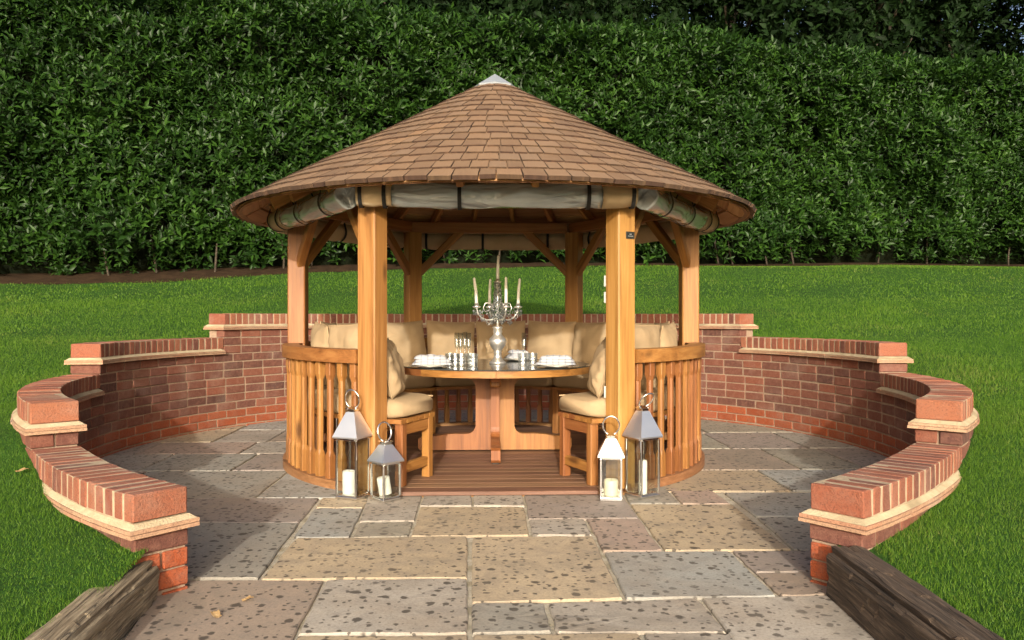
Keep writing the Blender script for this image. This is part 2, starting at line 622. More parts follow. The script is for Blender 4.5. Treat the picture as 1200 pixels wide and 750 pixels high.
def link(name, me, parent=None, mw=None):
    o = bpy.data.objects.new(name, me)
    COL.objects.link(o)
    if parent is not None:
        o.parent = parent
    if mw is not None:
        o.matrix_local = mw
    return o


def build(mb, name, mat, parent=None, mw=None, smooth=False):
    return link(name, mb.mesh(name, mat, smooth), parent, mw)


def thing(name, label, cat, loc=(0, 0, 0), rz=0, group=None):
    o = bpy.data.objects.new(name, None)
    COL.objects.link(o)
    o.empty_display_size = 0.1
    o.location = loc
    o.rotation_euler = (0, 0, rz)
    return tag(o, label, cat, group)


def tag(o, label, cat, group=None):
    o['label'] = label
    o['category'] = cat
    if group:
        o['group'] = group
    return o


def frame(o, x, y, z):
    m = Matrix.Identity(4)
    for i, c in enumerate((x, y, z)):
        m.col[i][:3] = c
    m.col[3][:3] = o
    return m


def bar_matrix(p0, p1, up=(0, 0, 1)):
    p0, p1 = Vector(p0), Vector(p1)
    z = (p1 - p0).normalized()
    u = Vector(up)
    if abs(z.dot(u)) > 0.98:
        u = Vector((1, 0, 0))
    x = u.cross(z).normalized()
    y = z.cross(x)
    return frame(p0, x, y, z), (p1 - p0).length


def chamf(wd, ht, c):
    a_, b_ = wd / 2, ht / 2
    return [(-a_ + c, -b_), (a_ - c, -b_), (a_, -b_ + c), (a_, b_ - c), (a_ - c, b_), (-a_ + c, b_), (-a_, b_ - c), (-a_, -b_ + c)]


def bar(name, p0, p1, wd, ht, mat, parent, up=(0, 0, 1), c=0.006):
    m, L = bar_matrix(p0, p1, up)
    return build(MB().prism(chamf(wd, ht, c), 0, L), name, mat, parent, m)


def obj_in_frame(mb, m, name, mat, parent, smooth=False):
    """mesh given in the parent's space, stored in the local frame m"""
    inv = m.inverted()
    mb.v = [tuple(inv @ Vector(v)) for v in mb.v]
    return build(mb, name, mat, parent, m, smooth)


def pol(r, deg, z=0.0):
    return Vector((r * math.cos(R(deg)), r * math.sin(R(deg)), z))


def arc_slab(r0, r1, d0, d1, z0, z1, n=10):
    mb = MB()
    vs, fs = [], []
    for i in range(n + 1):
        d = d0 + (d1 - d0) * i / n
        vs += [pol(r0, d, z0), pol(r1, d, z0), pol(r1, d, z1), pol(r0, d, z1)]
    for i in range(n):
        for k in range(4):
            l = (k + 1) % 4
            fs.append((i * 4 + k, (i + 1) * 4 + k, (i + 1) * 4 + l, i * 4 + l)[::-1])
    fs += [(0, 1, 2, 3)[::-1], tuple(n * 4 + k for k in range(4))]
    return mb.add(vs, fs)


def arc_frame(r, d, z):
    t = Vector((-math.sin(R(d)), math.cos(R(d)), 0))
    n_ = pol(1, d)
    return frame(pol(r, d, z), n_, Vector((0, 0, 1)).cross(n_) * 0 + Vector((0, 0, 1)), n_.cross(Vector((0, 0, 1))))


# ------------------------------------------------------------------ terrain
def wall_r(th):
    """inner radius of the wall; th = degrees from the entrance, 0..360"""
    t = min(th, 360 - th)
    pull = 0.06 * math.exp(-((t - 58) / 24) ** 2) if th > 180 else 0.0
    return 2.9 - pull + (0.25 * ((48 - t) / 25.5) ** 1.5 if t < 48 else 0)


def wpos(th, off=0.0, z=0.0):
    r = wall_r(th)
    p = Vector((r * math.sin(R(th)), -r * math.cos(R(th)), z))
    if off:
        d = 0.05
        ra, rb_ = wall_r(th - d), wall_r(th + d)
        t = Vector((rb_ * math.sin(R(th + d)) - ra * math.sin(R(th - d)), -rb_ * math.cos(R(th + d)) + ra * math.cos(R(th - d)), 0)).normalized()
        p += Vector((t.y, -t.x, 0)) * off
    return p


LY = np.array([-60, -7, -4.2, -3.4, -2.9, -2.6, -2.3, -2.05, -1.8, -1.0, 0, 1.0, 1.8, 2.9, 3.4, 6.0, 9.0, 14, 60])
LZ = np.array([0.02, 0.05, 0.095, 0.125, 0.20, 0.232, 0.268, 0.325, 0.41, 0.50, 0.61, 0.74, 0.82, 0.95, 1.00, 1.42, 1.98, 2.35, 3.0])


def lawn_z(x, y):
    x = np.asarray(x, float)
    y = np.asarray(y, float)
    z = np.interp(y, LY, LZ)
    z = z + 0.02 * np.sin(x * 0.9 + 0.4) * np.sin(y * 0.7) + np.where(y > 3.5, 0.02 * (np.abs(x) - 3).clip(0, 8) * np.clip((y - 3.5) / 4, 0, 1) * np.where(x < 0, -0.6, -0.1), 0)
    return z


def axis(core, step, far):
    a_ = list(np.arange(-core, core + 1e-6, step))
    s = step
    x = core
    while x < far:
        s *= 1.18
        x += s
        a_.append(x)
        a_.insert(0, -x)
    return np.array(a_)


def make_lawn():
    xs = axis(4.6, 0.07, 70)
    ys = axis(4.6, 0.07, 70)
    X, Y = np.meshgrid(xs, ys)
    Z = lawn_z(X, Y)
    rr = np.hypot(X, Y)
    th = np.degrees(np.arctan2(np.abs(X), -Y))
    ri = 2.9 + np.where(th < 48, 0.25 * (np.clip(48 - th, 0, 99) / 25.5) ** 1.5, 0) - np.where(X < 0, 0.06 * np.exp(-((th - 58) / 24) ** 2), 0)
    inside = (rr < ri + 0.12)
    path = (np.abs(X) < 1.335) & (Y < -2.6)
    cut = inside | path
    nx = len(xs)
    keep = ~(cut[:-1, :-1] & cut[1:, :-1] & cut[:-1, 1:] & cut[1:, 1:])
    # cells crossing the border are kept only if no corner lies well inside
    deep = (rr < ri + 0.06) | ((np.abs(X) < 1.27) & (Y < -2.6))
    keep &= ~(deep[:-1, :-1] | deep[1:, :-1] | deep[:-1, 1:] | deep[1:, 1:])
    I, J = np.nonzero(keep)
    a_ = I * nx + J
    faces = np.stack([a_, a_ + 1, a_ + nx + 1, a_ + nx], 1)
    V = np.stack([X.ravel(), Y.ravel(), Z.ravel()], 1)
    me = np_mesh('lawn', V, faces, M['lawn'], True)
    o = link('lawn', me)
    o['kind'] = 'structure'


def np_mesh(name, V, Fc, mat, smooth=False):
    me = bpy.data.meshes.new(name)
    V = np.asarray(V, np.float32)
    Fc = np.asarray(Fc, np.int32)
    k = Fc.shape[1]
    me.vertices.add(len(V))
    me.vertices.foreach_set('co', V.ravel())
    me.loops.add(Fc.size)
    me.loops.foreach_set('vertex_index', Fc.ravel())
    me.polygons.add(len(Fc))
    me.polygons.foreach_set('loop_start', np.arange(0, Fc.size, k, dtype=np.int32))
    me.update(calc_edges=True)
    me.materials.append(mat)
    if smooth:
        me.shade_smooth()
    me.validate()
    return me


make_lawn()

# ------------------------------------------------------------------ paving
pv = MB()
pv.add([(-3.1, -12, -0.012), (3.1, -12, -0.012), (3.1, 3.1, -0.012), (-3.1, 3.1, -0.012)], [(0, 1, 2, 3)])
paving = build(pv, 'paving', M['joint'])
paving['kind'] = 'structure'

TINT = {
    'buff': (0.448, 0.353, 0.224), 'tan': (0.482, 0.381, 0.246), 'grey': (0.370, 0.330, 0.269), 'pale': (0.448, 0.403, 0.330),
    'blue': (0.347, 0.347, 0.308), 'slate': (0.314, 0.297, 0.246), 'brown': (0.336, 0.263, 0.196), 'pink': (0.370, 0.274, 0.213),
    'mauve': (0.302, 0.252, 0.213), 'olive': (0.325, 0.302, 0.230),
}


def slab(pts, tint, z=0.0):
    """one flagstone: quad (counter-clockwise from far left), riven edge"""
    c = sum(pts, Vector()) / 4
    loop = []
    n = 7
    for i in range(4):
        p, q = pts[i], pts[(i + 1) % 4]
        for k in range(n):
            t = k / n
            v = p.lerp(q, t)
            d = (c - v).normalized()
            v = v + d * (0.008 + random.uniform(-0.003, 0.004) + (0.006 if k == 0 else 0))
            loop.append(v)
    mb = MB()
    N = len(loop)
    top = [Vector((v.x, v.y, z + random.uniform(-0.0015, 0.0015))) for v in [p + (c - p).normalized() * 0.006 for p in loop]]
    mid = [Vector((v.x, v.y, z - 0.005)) for v in loop]
    bot = [Vector((v.x, v.y, -0.03)) for v in loop]
    vs = [v - c for v in top + mid + bot] + [Vector((0, 0, z))]
    fs = []
    for i in range(N):
        j = (i + 1) % N
        fs.append((i, j, 3 * N))
        fs.append((N + i, N + j, j, i))
        fs.append((2 * N + i, 2 * N + j, N + j, N + i))
    # ensure upward winding
    a0 = (vs[1] - vs[0]).cross(vs[3 * N] - vs[0]).z
    if a0 < 0:
        fs = [f[::-1] for f in fs]
    mb.add(vs, fs)
    o = build(mb, 'slab', M['slab'], paving, Matrix.Translation(c))
    cc = TINT[tint]
    k = random.uniform(0.93, 1.07)
    o.color = (cc[0] * k, cc[1] * k, cc[2] * k, 1)
    return o


QUADS = [
    ((346, 744), (551, 743), (551, 830), (304, 830), 'buff'), ((551, 743), (752, 741), (784, 830), (551, 830), 'tan'),
    ((752, 741), (856, 741), (920, 830), (784, 830), 'grey'), ((820, 700), (1000, 697), (1100, 830), (920, 830), 'pale'),
    ((195, 679), (381, 679), (304, 830), (80, 830), 'brown'), ((381, 679), (550, 677), (551, 743), (346, 744), 'pale'),
    ((552, 628), (696, 627), (732, 701), (551, 706), 'tan'), ((551, 706), (640, 706), (649, 741), (551, 743), 'slate'),
    ((640, 706), (820, 700), (856, 741), (649, 741), 'grey'), ((706, 646), (856, 645), (914, 699), (732, 701), 'blue'),
    ((856, 645), (990, 644), (1000, 669), (884, 671), 'mauve'), ((884, 671), (1000, 669), (1010, 697), (914, 699), 'brown'),
    ((345, 630), (550, 628), (550, 677), (303, 679), 'buff'), ((200, 612), (352, 612), (303, 678), (180, 679), 'slate'),
    ((205, 582), (376, 583), (352, 612), (200, 612), 'mauve'), ((376, 583), (433, 584), (427, 595), (368, 595), 'tan'),
    ((368, 595), (427, 595), (410, 630), (342, 630), 'blue'), ((433, 570), (499, 570), (486, 610), (420, 611), 'grey'),
    ((420, 611), (486, 610), (480, 628), (411, 630), 'olive'), ((499, 570), (554, 570), (554, 593), (491, 593), 'grey'),
    ((554, 570), (612, 570), (616, 593), (554, 593), 'pale'), ((491, 593), (616, 593), (622, 627), (480, 628), 'buff'),
    ((612, 570), (725, 570), (750, 607), (618, 608), 'mauve'), ((618, 608), (686, 607), (696, 627), (622, 627), 'grey'),
    ((686, 607), (750, 607), (778, 645), (706, 646), 'pink'), ((737, 590), (858, 590), (930, 644), (778, 645), 'buff'),
    ((725, 570), (780, 570), (799, 590), (737, 590), 'slate'), ((780, 570), (829, 570), (858, 590), (799, 590), 'pink'),
    ((885, 605), (975, 605), (985, 644), (930, 644), 'slate'), ((847, 577), (975, 577), (985, 605), (885, 605), 'blue'),
]
for q in QUADS:
    slab([unproj(*p) for p in q[:4]], q[4], random.uniform(-0.002, 0.002))

fill = ['grey', 'olive', 'brown', 'slate', 'buff', 'blue', 'mauve', 'pink', 'olive', 'slate']


def rows(sgn, ypx, x_in, x_out, seed):
    r_ = random.Random(seed)
    ys = [unproj(580, p).y for p in ypx]
    for a_, b_ in zip(ys[:-1], ys[1:]):
        x = x_in + r_.uniform(-0.3, 0.0)
        while x < x_out:
            L = r_.choice((0.45, 0.62, 0.78, 0.95))
            x2 = x + L
            cx, cy = (x + x2) / 2, (a_ + b_) / 2
            rmin = min(math.hypot(px_, py_) for px_ in (x, x2) for py_ in (a_, b_))
            rmax = max(math.hypot(px_, py_) for px_ in (x, x2) for py_ in (a_, b_))
            if rmin < 3.05 and rmax > 1.5 and x > -0.4:
                xa, xb = sorted((sgn * x, sgn * x2))
                slab([Vector((xa, b_, 0)), Vector((xb, b_, 0)), Vector((xb, a_, 0)), Vector((xa, a_, 0))], r_.choice(fill), r_.uniform(-0.002, 0.002))
            x = x2


rows(-1, [582, 549.5, 530, 516.5, 502.5, 491], 1.0, 3.3, 3)
rows(1, [577, 552, 527, 508, 498, 491], 1.15, 3.3, 9)
# behind the summerhouse, seen between the bench legs
yb = unproj(580, 491).y
xs_ = [-3.0, -2.2, -1.5, -0.7, 0.05, 0.7, 1.5, 2.2, 3.0]
for a_, b_ in ((yb, yb + 0.55), (yb + 0.55, 3.05)):
    for k in range(8):
        slab([Vector((xs_[k], b_, 0)), Vector((xs_[k + 1], b_, 0)), Vector((xs_[k + 1], a_, 0)), Vector((xs_[k], a_, 0))], random.choice(fill))

# ------------------------------------------------------------------ brick wall
wall = thing('garden_wall', 'curved red brick garden wall stepping down towards its open ends', 'wall')
T4, STEP = 0.39, 0.225
LEVELS = [  # th0, th1, top
    (22.5, 48, T4), (48, 88.5, T4 + STEP), (88.5, 124.5, T4 + 2 * STEP), (124.5, 239.5, T4 + 3 * STEP),
    (239.5, 271.5, T4 + 2 * STEP), (271.5, 312, T4 + STEP), (312, 337.5, T4)]
TH = 0.215


def path(th0, th1, off, step=1.0):
    n = max(2, int(abs(th1 - th0) / step))
    return [wpos(th0 + (th1 - th0) * i / n, off) for i in range(n + 1)]


def wall_ring(th0, th1, o_in, o_out, ext0, ext1, z0, z1, top_in=None):
    """solid strip of wall; ext = metres past each end; top_in shrinks the top (for sloped fillets)"""
    def side(off, ext):
        p = path(th0, th1, off)
        t0 = (p[0] - p[1]).normalized()
        t1 = (p[-1] - p[-2]).normalized()
        p = list(p)
        p[0] = p[0] + t0 * ext[0]
        p[-1] = p[-1] + t1 * ext[1]
        return p
    a_ = side(o_in, (ext0, ext1))
    b_ = side(o_out, (ext0, ext1))
    if top_in:
        at = side(o_in + top_in, (ext0 - top_in, ext1 - top_in))
        bt = side(o_out - top_in, (ext0 - top_in, ext1 - top_in))
    else:
        at, bt = a_, b_
    mb = MB()
    n = len(a_)
    vs, fs = [], []
    for i in range(n):
        vs += [(*a_[i].xy, z0), (*b_[i].xy, z0), (*bt[i].xy, z1), (*at[i].xy, z1)]
    for i in range(n - 1):
        for k in range(4):
            l = (k + 1) % 4
            fs.append((i * 4 + k, i * 4 + l, (i + 1) * 4 + l, (i + 1) * 4 + k)[::-1])
    fs += [(0, 1, 2, 3), tuple((n - 1) * 4 + k for k in range(4))[::-1]]
    return mb.add(vs, fs)


def arclen_table(th0, th1, off):
    ths = np.linspace(th0, th1, 400)
    P = np.array([wpos(t, off)[:2] for t in ths])
    s = np.concatenate([[0], np.cumsum(np.linalg.norm(np.diff(P, axis=0), axis=1))])
    return ths, s


def wall_frame(th, off, z):
    p = wpos(th, off, z)
    q0, q1 = wpos(th - 0.2, off), wpos(th + 0.2, off)
    x = (q1 - q0).normalized()
    zz = Vector((0, 0, 1))
    return frame(p, x, zz.cross(x), zz)


def jitter_box(L, D, H, seed, c=0.005):
    mb = MB().cbox(-L / 2, L / 2, -D / 2, D / 2, -H / 2, H / 2, c)
    r_ = random.Random(seed)
    mb.v = [(x + r_.uniform(-1, 1) * 0.0022, y + r_.uniform(-1, 1) * 0.0016, z + r_.uniform(-1, 1) * 0.0018) for x, y, z in mb.v]
    return mb


BL, BD, BH = 0.215, 0.1025, 0.065
mesh_cache = {}


def brick_mesh(L, D, H, kind):
    k = (round(L, 3), round(D, 3), round(H, 3), kind, random.randrange(5))
    if k not in mesh_cache:
        mesh_cache[k] = jitter_box(L, D, H, len(mesh_cache)).mesh('brick', M[kind])
    return mesh_cache[k]


bricks = []     # (score, L, D, kind, matrix)


def add_brick(L, D, kind, m):
    p = m.translation
    px, py, Dp = project(p)
    vis = 0
    if Dp > 0.5 and -60 < px < 1260:
        n_ = m.col[1].xyz
        face = abs((CAM - p).normalized().dot(n_)) + 0.15
        vis = face / Dp ** 2
        if 350 < px < 805 and p.y > 0:
            vis *= 0.05
        if D == -1:
            vis = 0
    bricks.append((vis, L, abs(D), kind, m))


def ground_at(p):
    return float(lawn_z(p.x, p.y))


for li, (t0, t1, top) in enumerate(LEVELS):
    zc = top - 0.15
    e0 = 0.0
    body = wall_ring(t0, t1, 0.0045 + 0.0006 * li, TH - 0.0045 - 0.0006 * li, -0.012 if li < 4 else 0.03, -0.012 if li > 2 else 0.03, -0.1 - 0.003 * li, zc - 0.001 - 0.0007 * li)
    build(body, 'mortar_core', M['mortar'], wall)
    # creasing tiles with a cream mortar fillet
    ov = 0.03
    f0 = 0.03 if li in (0, 1, 2, 3) else -0.002
    f1 = 0.03 if li in (3, 4, 5, 6) else -0.002
    Lm = arclen_table(t0, t1, TH / 2)[1][-1]
    nt_ = max(1, int(round(Lm / 0.165)))
    for lay in (0, 1):
        k = 0
        edges = [t0] + [t0 + (t1 - t0) * (k + (0.5 if lay else 0.0)) / nt_ for k in range(1 if not lay else 0, nt_)] + [t1]
        g_ = 0.025
        for ka in range(len(edges) - 1):
            ta, tb_ = edges[ka], edges[ka + 1]
            fa = f0 - 0.003 * lay if ka == 0 else -0.001
            fb = f1 - 0.003 * lay if ka == len(edges) - 2 else -0.001
            jj = random.uniform(-0.0025, 0.0025) - 0.003 * lay
            z0_ = zc + 0.0003 + 0.0162 * lay
            build(wall_ring(ta, tb_, -ov - jj, TH + ov + jj, fa, fb, z0_, z0_ + 0.0135 + random.uniform(-0.0008, 0.0008)), 'creasing_tile', M['tile'], wall)
    build(wall_ring(t0, t1, -ov + 0.012, TH + ov - 0.012, f0 - 0.012, f1 - 0.012, zc + 0.0128, zc + 0.0168), 'tile_joint', M['mortar'], wall)
    build(wall_ring(t0, t1, -ov + 0.007, TH + ov - 0.007, f0 - 0.007, f1 - 0.007, zc + 0.0308, zc + 0.0475, 0.022), 'mortar_fillet', M['fillet'], wall)
    # brick-on-edge coping
    build(wall_ring(t0, t1, 0.0028, TH - 0.0028, -0.03, -0.03, zc + 0.0470, top - 0.0016), 'coping_mortar', M['pointing'], wall)
    ths, s = arclen_table(t0, t1, TH / 2)
    n = int(s[-1] / 0.0735)
    pitch = s[-1] / n
    for i in range(n):
        th = float(np.interp((i + 0.5) * pitch, s, ths))
        m = wall_frame(th, TH / 2, zc + 0.0475 + 0.051) @ Matrix.Rotation(random.uniform(-0.006, 0.006), 4, 'Z') @ Matrix.Translation((0, random.uniform(-0.0015, 0.0015), random.uniform(-0.0012, 0.002)))
        link('coping_brick', brick_mesh(0.0615, TH, 0.1025, 'brick_cope'), wall, m)

ZC4 = T4 - 0.15
for gi in range(-4, 10):
    zt = ZC4 + 0.075 * gi
    if zt < 0.0:
        continue
    lv = [L_ for L_ in LEVELS if L_[2] - 0.15 > zt - 0.001]
    t0, t1 = lv[0][0], lv[-1][1]
    ztop = lv[0][2] - 0.15
    kind = 'brick_orange' if zt < 0.17 else 'brick'
    z = zt - 0.005 - BH / 2
    cross = gi % 2 == 0
    shows = t0 < 23 or zt > ztop - 0.01
    for leaf, off in (('in', BD / 2), ('out', TH - BD / 2)):
        ths, sl_ = arclen_table(t0, t1, 0.0 if leaf == 'in' else TH)
        x0, x1 = 0.0, sl_[-1]
        if cross and shows:
            x0 += BD + 0.01
            x1 -= BD + 0.01
        x = x0
        while x < x1 - 0.03:
            a_, b_ = x, min(x + BL, x1)
            if x1 - b_ < 0.05 and b_ < x1:
                b_ = x1
            if b_ - a_ > 0.03:
                th = float(np.interp((a_ + b_) / 2, sl_, ths))
                hide = leaf == 'out' and (zt < ground_at(wpos(th, TH + 0.05)) - 0.03 or 70 < th < 290)
                if not hide:
                    m = wall_frame(th, off, z) @ Matrix.Rotation(random.uniform(-0.006, 0.006), 4, 'Y') @ Matrix.Translation((0, random.uniform(-0.002, 0.002), random.uniform(-0.0015, 0.0015)))
                    add_brick(round((b_ - a_) * 200) / 200, BD, kind, m)
            x = b_ + 0.01
    if cross and shows:
        for th, sg in ((t0, 1), (t1, -1)):
            m = wall_frame(th, TH / 2, z) @ Matrix.Translation((sg * BD / 2, 0, 0)) @ Matrix.Rotation(R(90), 4, 'Z')
            add_brick(BL, BD, kind, m)

bricks.sort(key=lambda b_: -b_[0])
for vis, L, D, kind, m in bricks[:300]:
    link('brick', brick_mesh(L, D, BH, kind), wall, m)
for kind in ('brick', 'brick_orange'):
    mb = MB()
    for vis, L, D, k2, m in bricks[300:]:
        if k2 == kind:
            t = MB().cbox(-L / 2, L / 2, -D / 2, D / 2, -BH / 2, BH / 2, 0.004)
            mb.add([m @ Vector(v) for v in t.v], t.f)
    o = build(mb, 'brickwork', M[kind], wall)
    o['kind'] = 'stuff'

# ------------------------------------------------------------------ summerhouse
G = thing('gazebo', 'six-posted larch summerhouse with round shingled roof and slatted sides', 'gazebo')
GR = 1.47
POSTS = [240, 300, 0, 60, 120, 180]
DECK_Z = 0.03
PW = 0.128
for d in POSTS:
    c = pol(GR, d)
    n_ = pol(1, d)
    m = frame(Vector((c.x, c.y, DECK_Z)), Vector((-n_.y, n_.x, 0)), -n_, Vector((0, 0, 1)))
    mb = MB().prism(chamf(PW, PW, 0.008), 0, 1.80 - DECK_Z)
    build(mb, 'post', M['post'], G, m)
# ring beams and braces
order = [240, 180, 120, 60, 0, 300]
for i in range(6):
    d0, d1 = order[i], order[(i + 1) % 6]
    p0, p1 = pol(GR, d0, 1.845), pol(GR, d1, 1.845)
    t = (p1 - p0).normalized()
    bar('ring_beam', p0 - t * 0.02, p1 + t * 0.02 - t * 0.09, 0.085 + 0.002 * (i % 2), 0.09 + 0.002 * (i % 3), M['wood'], G)
    if {d0, d1} == {240, 300}:
        continue
    for p, s_ in ((p0, 1), (p1, -1)):
        a_ = Vector((p.x, p.y, 1.43)) + t * s_ * (PW * 0.42)
        b_ = Vector((p.x, p.y, 1.43)) + t * s_ * (PW * 0.42 + 0.395) + Vector((0, 0, 0.395))
        bar('brace', a_, b_, 0.058, 0.068, M['wood'], G)
# deck
mb = MB().prism([(1.53 * math.cos(2 * PI * k / 64), 1.53 * math.sin(2 * PI * k / 64)) for k in range(64)], -0.011, 0.004)
mb.v = [(x, max(y, -1.35), z) for x, y, z in mb.v]
build(mb, 'deck_frame', M['rim'], G)
y = -1.385
while y < 1.45:
    y2 = y + 0.116
    ye = max(abs(y), abs(y2))
    if ye < 1.5:
        hl = math.sqrt(1.505 ** 2 - ye ** 2)
        bar('deck_board', (-hl, (y + y2) / 2, 0.0165), (hl, (y + y2) / 2, 0.0165), 0.114, 0.024, M['deck'], G, c=0.003)
    y = y2 + 0.001
# lower rim, top rail, balusters by bay
bays = [(180, 240), (120, 180), (60, 120), (0, 60), (300, 360)]
for (d0, d1) in bays:
    for (r0, r1, z0, z1, nm, mt) in ((1.435, 1.535, 0.0, 0.052, 'lower_rail', 'rim'), (1.425, 1.54, 0.765, 0.845, 'top_rail', 'wood')):
        g_ = math.degrees(0.066 / GR) if nm == 'top_rail' else 0.1
        f = frame(pol((r0 + r1) / 2, (d0 + d1) / 2, (z0 + z1) / 2), pol(1, (d0 + d1) / 2), Vector((0, 0, 1)), pol(1, (d0 + d1) / 2).cross(Vector((0, 0, 1))))
        obj_in_frame(arc_slab(r0, r1, d0 + g_, d1 - g_, z0, z1, 14), f, nm, M[mt], G)
bal = MB()
h = 0.046
sq = lambda q, c: chamf(q, q, c)
secs = [(0.0, h, 0.003), (0.135, h, 0.003), (0.165, h * 0.80, 0.009), (0.60, h * 0.80, 0.009), (0.63, h, 0.003), (0.713, h, 0.003)]
vs, fs = [], []
for z, q, c in secs:
    vs += [(x, y_, z) for x, y_ in sq(q, c)]
for i in range(len(secs) - 1):
    for k in range(8):
        l = (k + 1) % 8
        fs.append((i * 8 + k, i * 8 + l, (i + 1) * 8 + l, (i + 1) * 8 + k))
fs += [tuple(range(7, -1, -1)), tuple((len(secs) - 1) * 8 + k for k in range(8))]
bal_me = bal.add(vs, fs).mesh('baluster', M['wood'])
NBAL = 13
for (d0, d1) in bays:
    for k in range(NBAL):
        d = d0 + 4.6 + (60 - 9.2) * k / (NBAL - 1)
        p = pol(1.49, d, 0.052)
        n_ = pol(1, d)
        link('baluster', bal_me, G, frame(p, n_, Vector((-n_.y, n_.x, 0)), Vector((0, 0, 1))))

# roof
EAVE_R, EAVE_Z, SL = 1.87, 1.755, 0.57
roof_z = lambda r: EAVE_Z + SL * (EAVE_R - r)
slope = math.atan(SL)
NR = 24
roof = MB()
prof = [(0.06, roof_z(0.06) - 0.014), (EAVE_R - 0.035, roof_z(EAVE_R - 0.035) - 0.014), (EAVE_R - 0.03, roof_z(EAVE_R - 0.03) - 0.022), (0.06, roof_z(0.06) - 0.022)]
roof.lathe(prof + [prof[0]], 72)
roof.f = [f for f in roof.f if len(f) == 4]
ROOF = build(roof, 'roof', M['board'], G)
for i in range(NR):
    d = 360 / NR * (i + 0.5)
    r0, r1 = 0.12, 1.62
    bar('rafter', pol(r0, d, roof_z(r0) - 0.105), pol(r1, d, roof_z(r1) - 0.105 + 0.0), 0.04, 0.082, M['rafter'], ROOF, up=(0, 0, 1))
# battens: short boards between the rafters, seen from below
rb = [1.80 - 0.125 * k for k in range(12)]
for k, ro in enumerate(rb):
    ri = ro - 0.108
    da = math.degrees(0.021 / ((ro + ri) / 2))
    me = None
    for i in range(NR):
        d0, d1 = 360 / NR * (i + 0.5), 360 / NR * (i + 1.5)
        dm = (d0 + d1) / 2
        n_ = pol(1, dm)
        t = Vector((-n_.y, n_.x, 0))
        f = frame(pol((ro + ri) / 2, dm, roof_z((ro + ri) / 2)), n_, t, Vector((0, 0, 1)))
        f = frame(f.translation, n_.cross(t), n_, t)
        if me is None:
            mb = MB()
            hw = math.pi / NR - R(da)
            for (r_, sg) in ((ri, -1), (ri, 1), (ro, 1), (ro, -1)):
                for dz in (-0.044, -0.026):
                    v = pol(r_ / math.cos(hw) * 1.0, dm + sg * math.degrees(hw), 0)
                    mb.v.append((v.x, v.y, roof_z(r_) + dz))
            mb.f = [(0, 2, 4, 6), (7, 5, 3, 1), (0, 1, 3, 2), (2, 3, 5, 4), (4, 5, 7, 6), (6, 7, 1, 0)]
            inv = f.inverted()
            mb.v = [tuple(inv @ Vector(v)) for v in mb.v]
            me = mb.mesh('roof_board', M['board'])
        link('roof_board', me, ROOF, f)
# shingles
NROW = 16
slant = EAVE_R / math.cos(slope)
expo = (slant - 0.13) / NROW
sh_cache = {}
sh = []
for i in range(NROW + 1):
    s0 = i * expo                       # distance up the slope of the butt
    r_b = EAVE_R - s0 * math.cos(slope)
    if r_b < 0.14:
        break
    circ = 2 * PI * r_b
    x = random.uniform(0, 0.1)
    end = x + circ
    ws = []
    while x < end - 0.03:
        wd = random.choice((0.08, 0.09, 0.10, 0.11, 0.12, 0.13, 0.14))
        wd = min(wd, max(0.035, r_b * 0.42))
        if end - x - wd < 0.05:
            wd = end - x
        ws.append((x, wd))
        x += wd
    for (x, wd) in ws:
        ang = (x + wd / 2) / r_b
        sh.append((i, r_b, ang, wd, s0))


def shingle_mesh(wd, L, rb_, var):
    key = (round(wd, 3), round(L, 2), round(rb_, 1), var)
    if key not in sh_cache:
        rr = random.Random(hash(key))
        tpr = max(0.35, 1 - L * math.cos(slope) / max(rb_, 0.2) * 0.95)
        hw0, hw1 = wd / 2 - 0.0035, wd / 2 * tpr - 0.002
        tb, tt = 0.024, 0.006
        sk = rr.uniform(-0.006, 0.006)
        sag = wd * wd / (8 * max(rb_, 0.15)) * 0.8
        vs = []
        for (y_, hw, t) in ((0, hw0, tb), (L, hw1, tt)):
            for (xx, dz) in ((-hw, -sag * 0.6), (0, sag * 0.4), (hw, -sag * 0.6)):
                yy = y_ + (sk * xx / hw if y_ == 0 else 0)
                vs += [(xx, yy, dz - t / 2), (xx, yy, dz + t / 2)]
        fs = [(1, 3, 9, 7), (3, 5, 11, 9), (0, 6, 8, 2), (2, 8, 10, 4), (0, 2, 3, 1), (2, 4, 5, 3), (0, 1, 7, 6), (4, 10, 11, 5), (6, 7, 9, 8), (8, 9, 11, 10)]
        sh_cache[key] = MB().add(vs, fs)
    return sh_cache[key]


sh_me = {}


def sh_matrix(i, rb_, ang, s0):
    out = Vector((math.cos(ang), math.sin(ang), 0))
    up = (-out * math.cos(slope) + Vector((0, 0, math.sin(slope)))).normalized()
    x = up.cross(out * math.sin(slope) + Vector((0, 0, math.cos(slope)))).normalized()
    n_ = x.cross(up)
    p = out * rb_ + Vector((0, 0, roof_z(rb_)))
    tilt = Matrix.Rotation(-R(2.6) + random.uniform(-0.012, 0.008), 4, 'X')
    p = p + n_ * 0.010 + up * random.uniform(-0.008, 0.008)
    return frame(p, x, up, n_) @ tilt @ Matrix.Rotation(random.uniform(-0.015, 0.015), 4, 'Z')


def two_mat(me):
    me.materials.append(M['shingle_end'])
    for k, p in enumerate(me.polygons):
        if k % 10 in (4, 5, 6, 7):
            p.material_index = 1
    return me


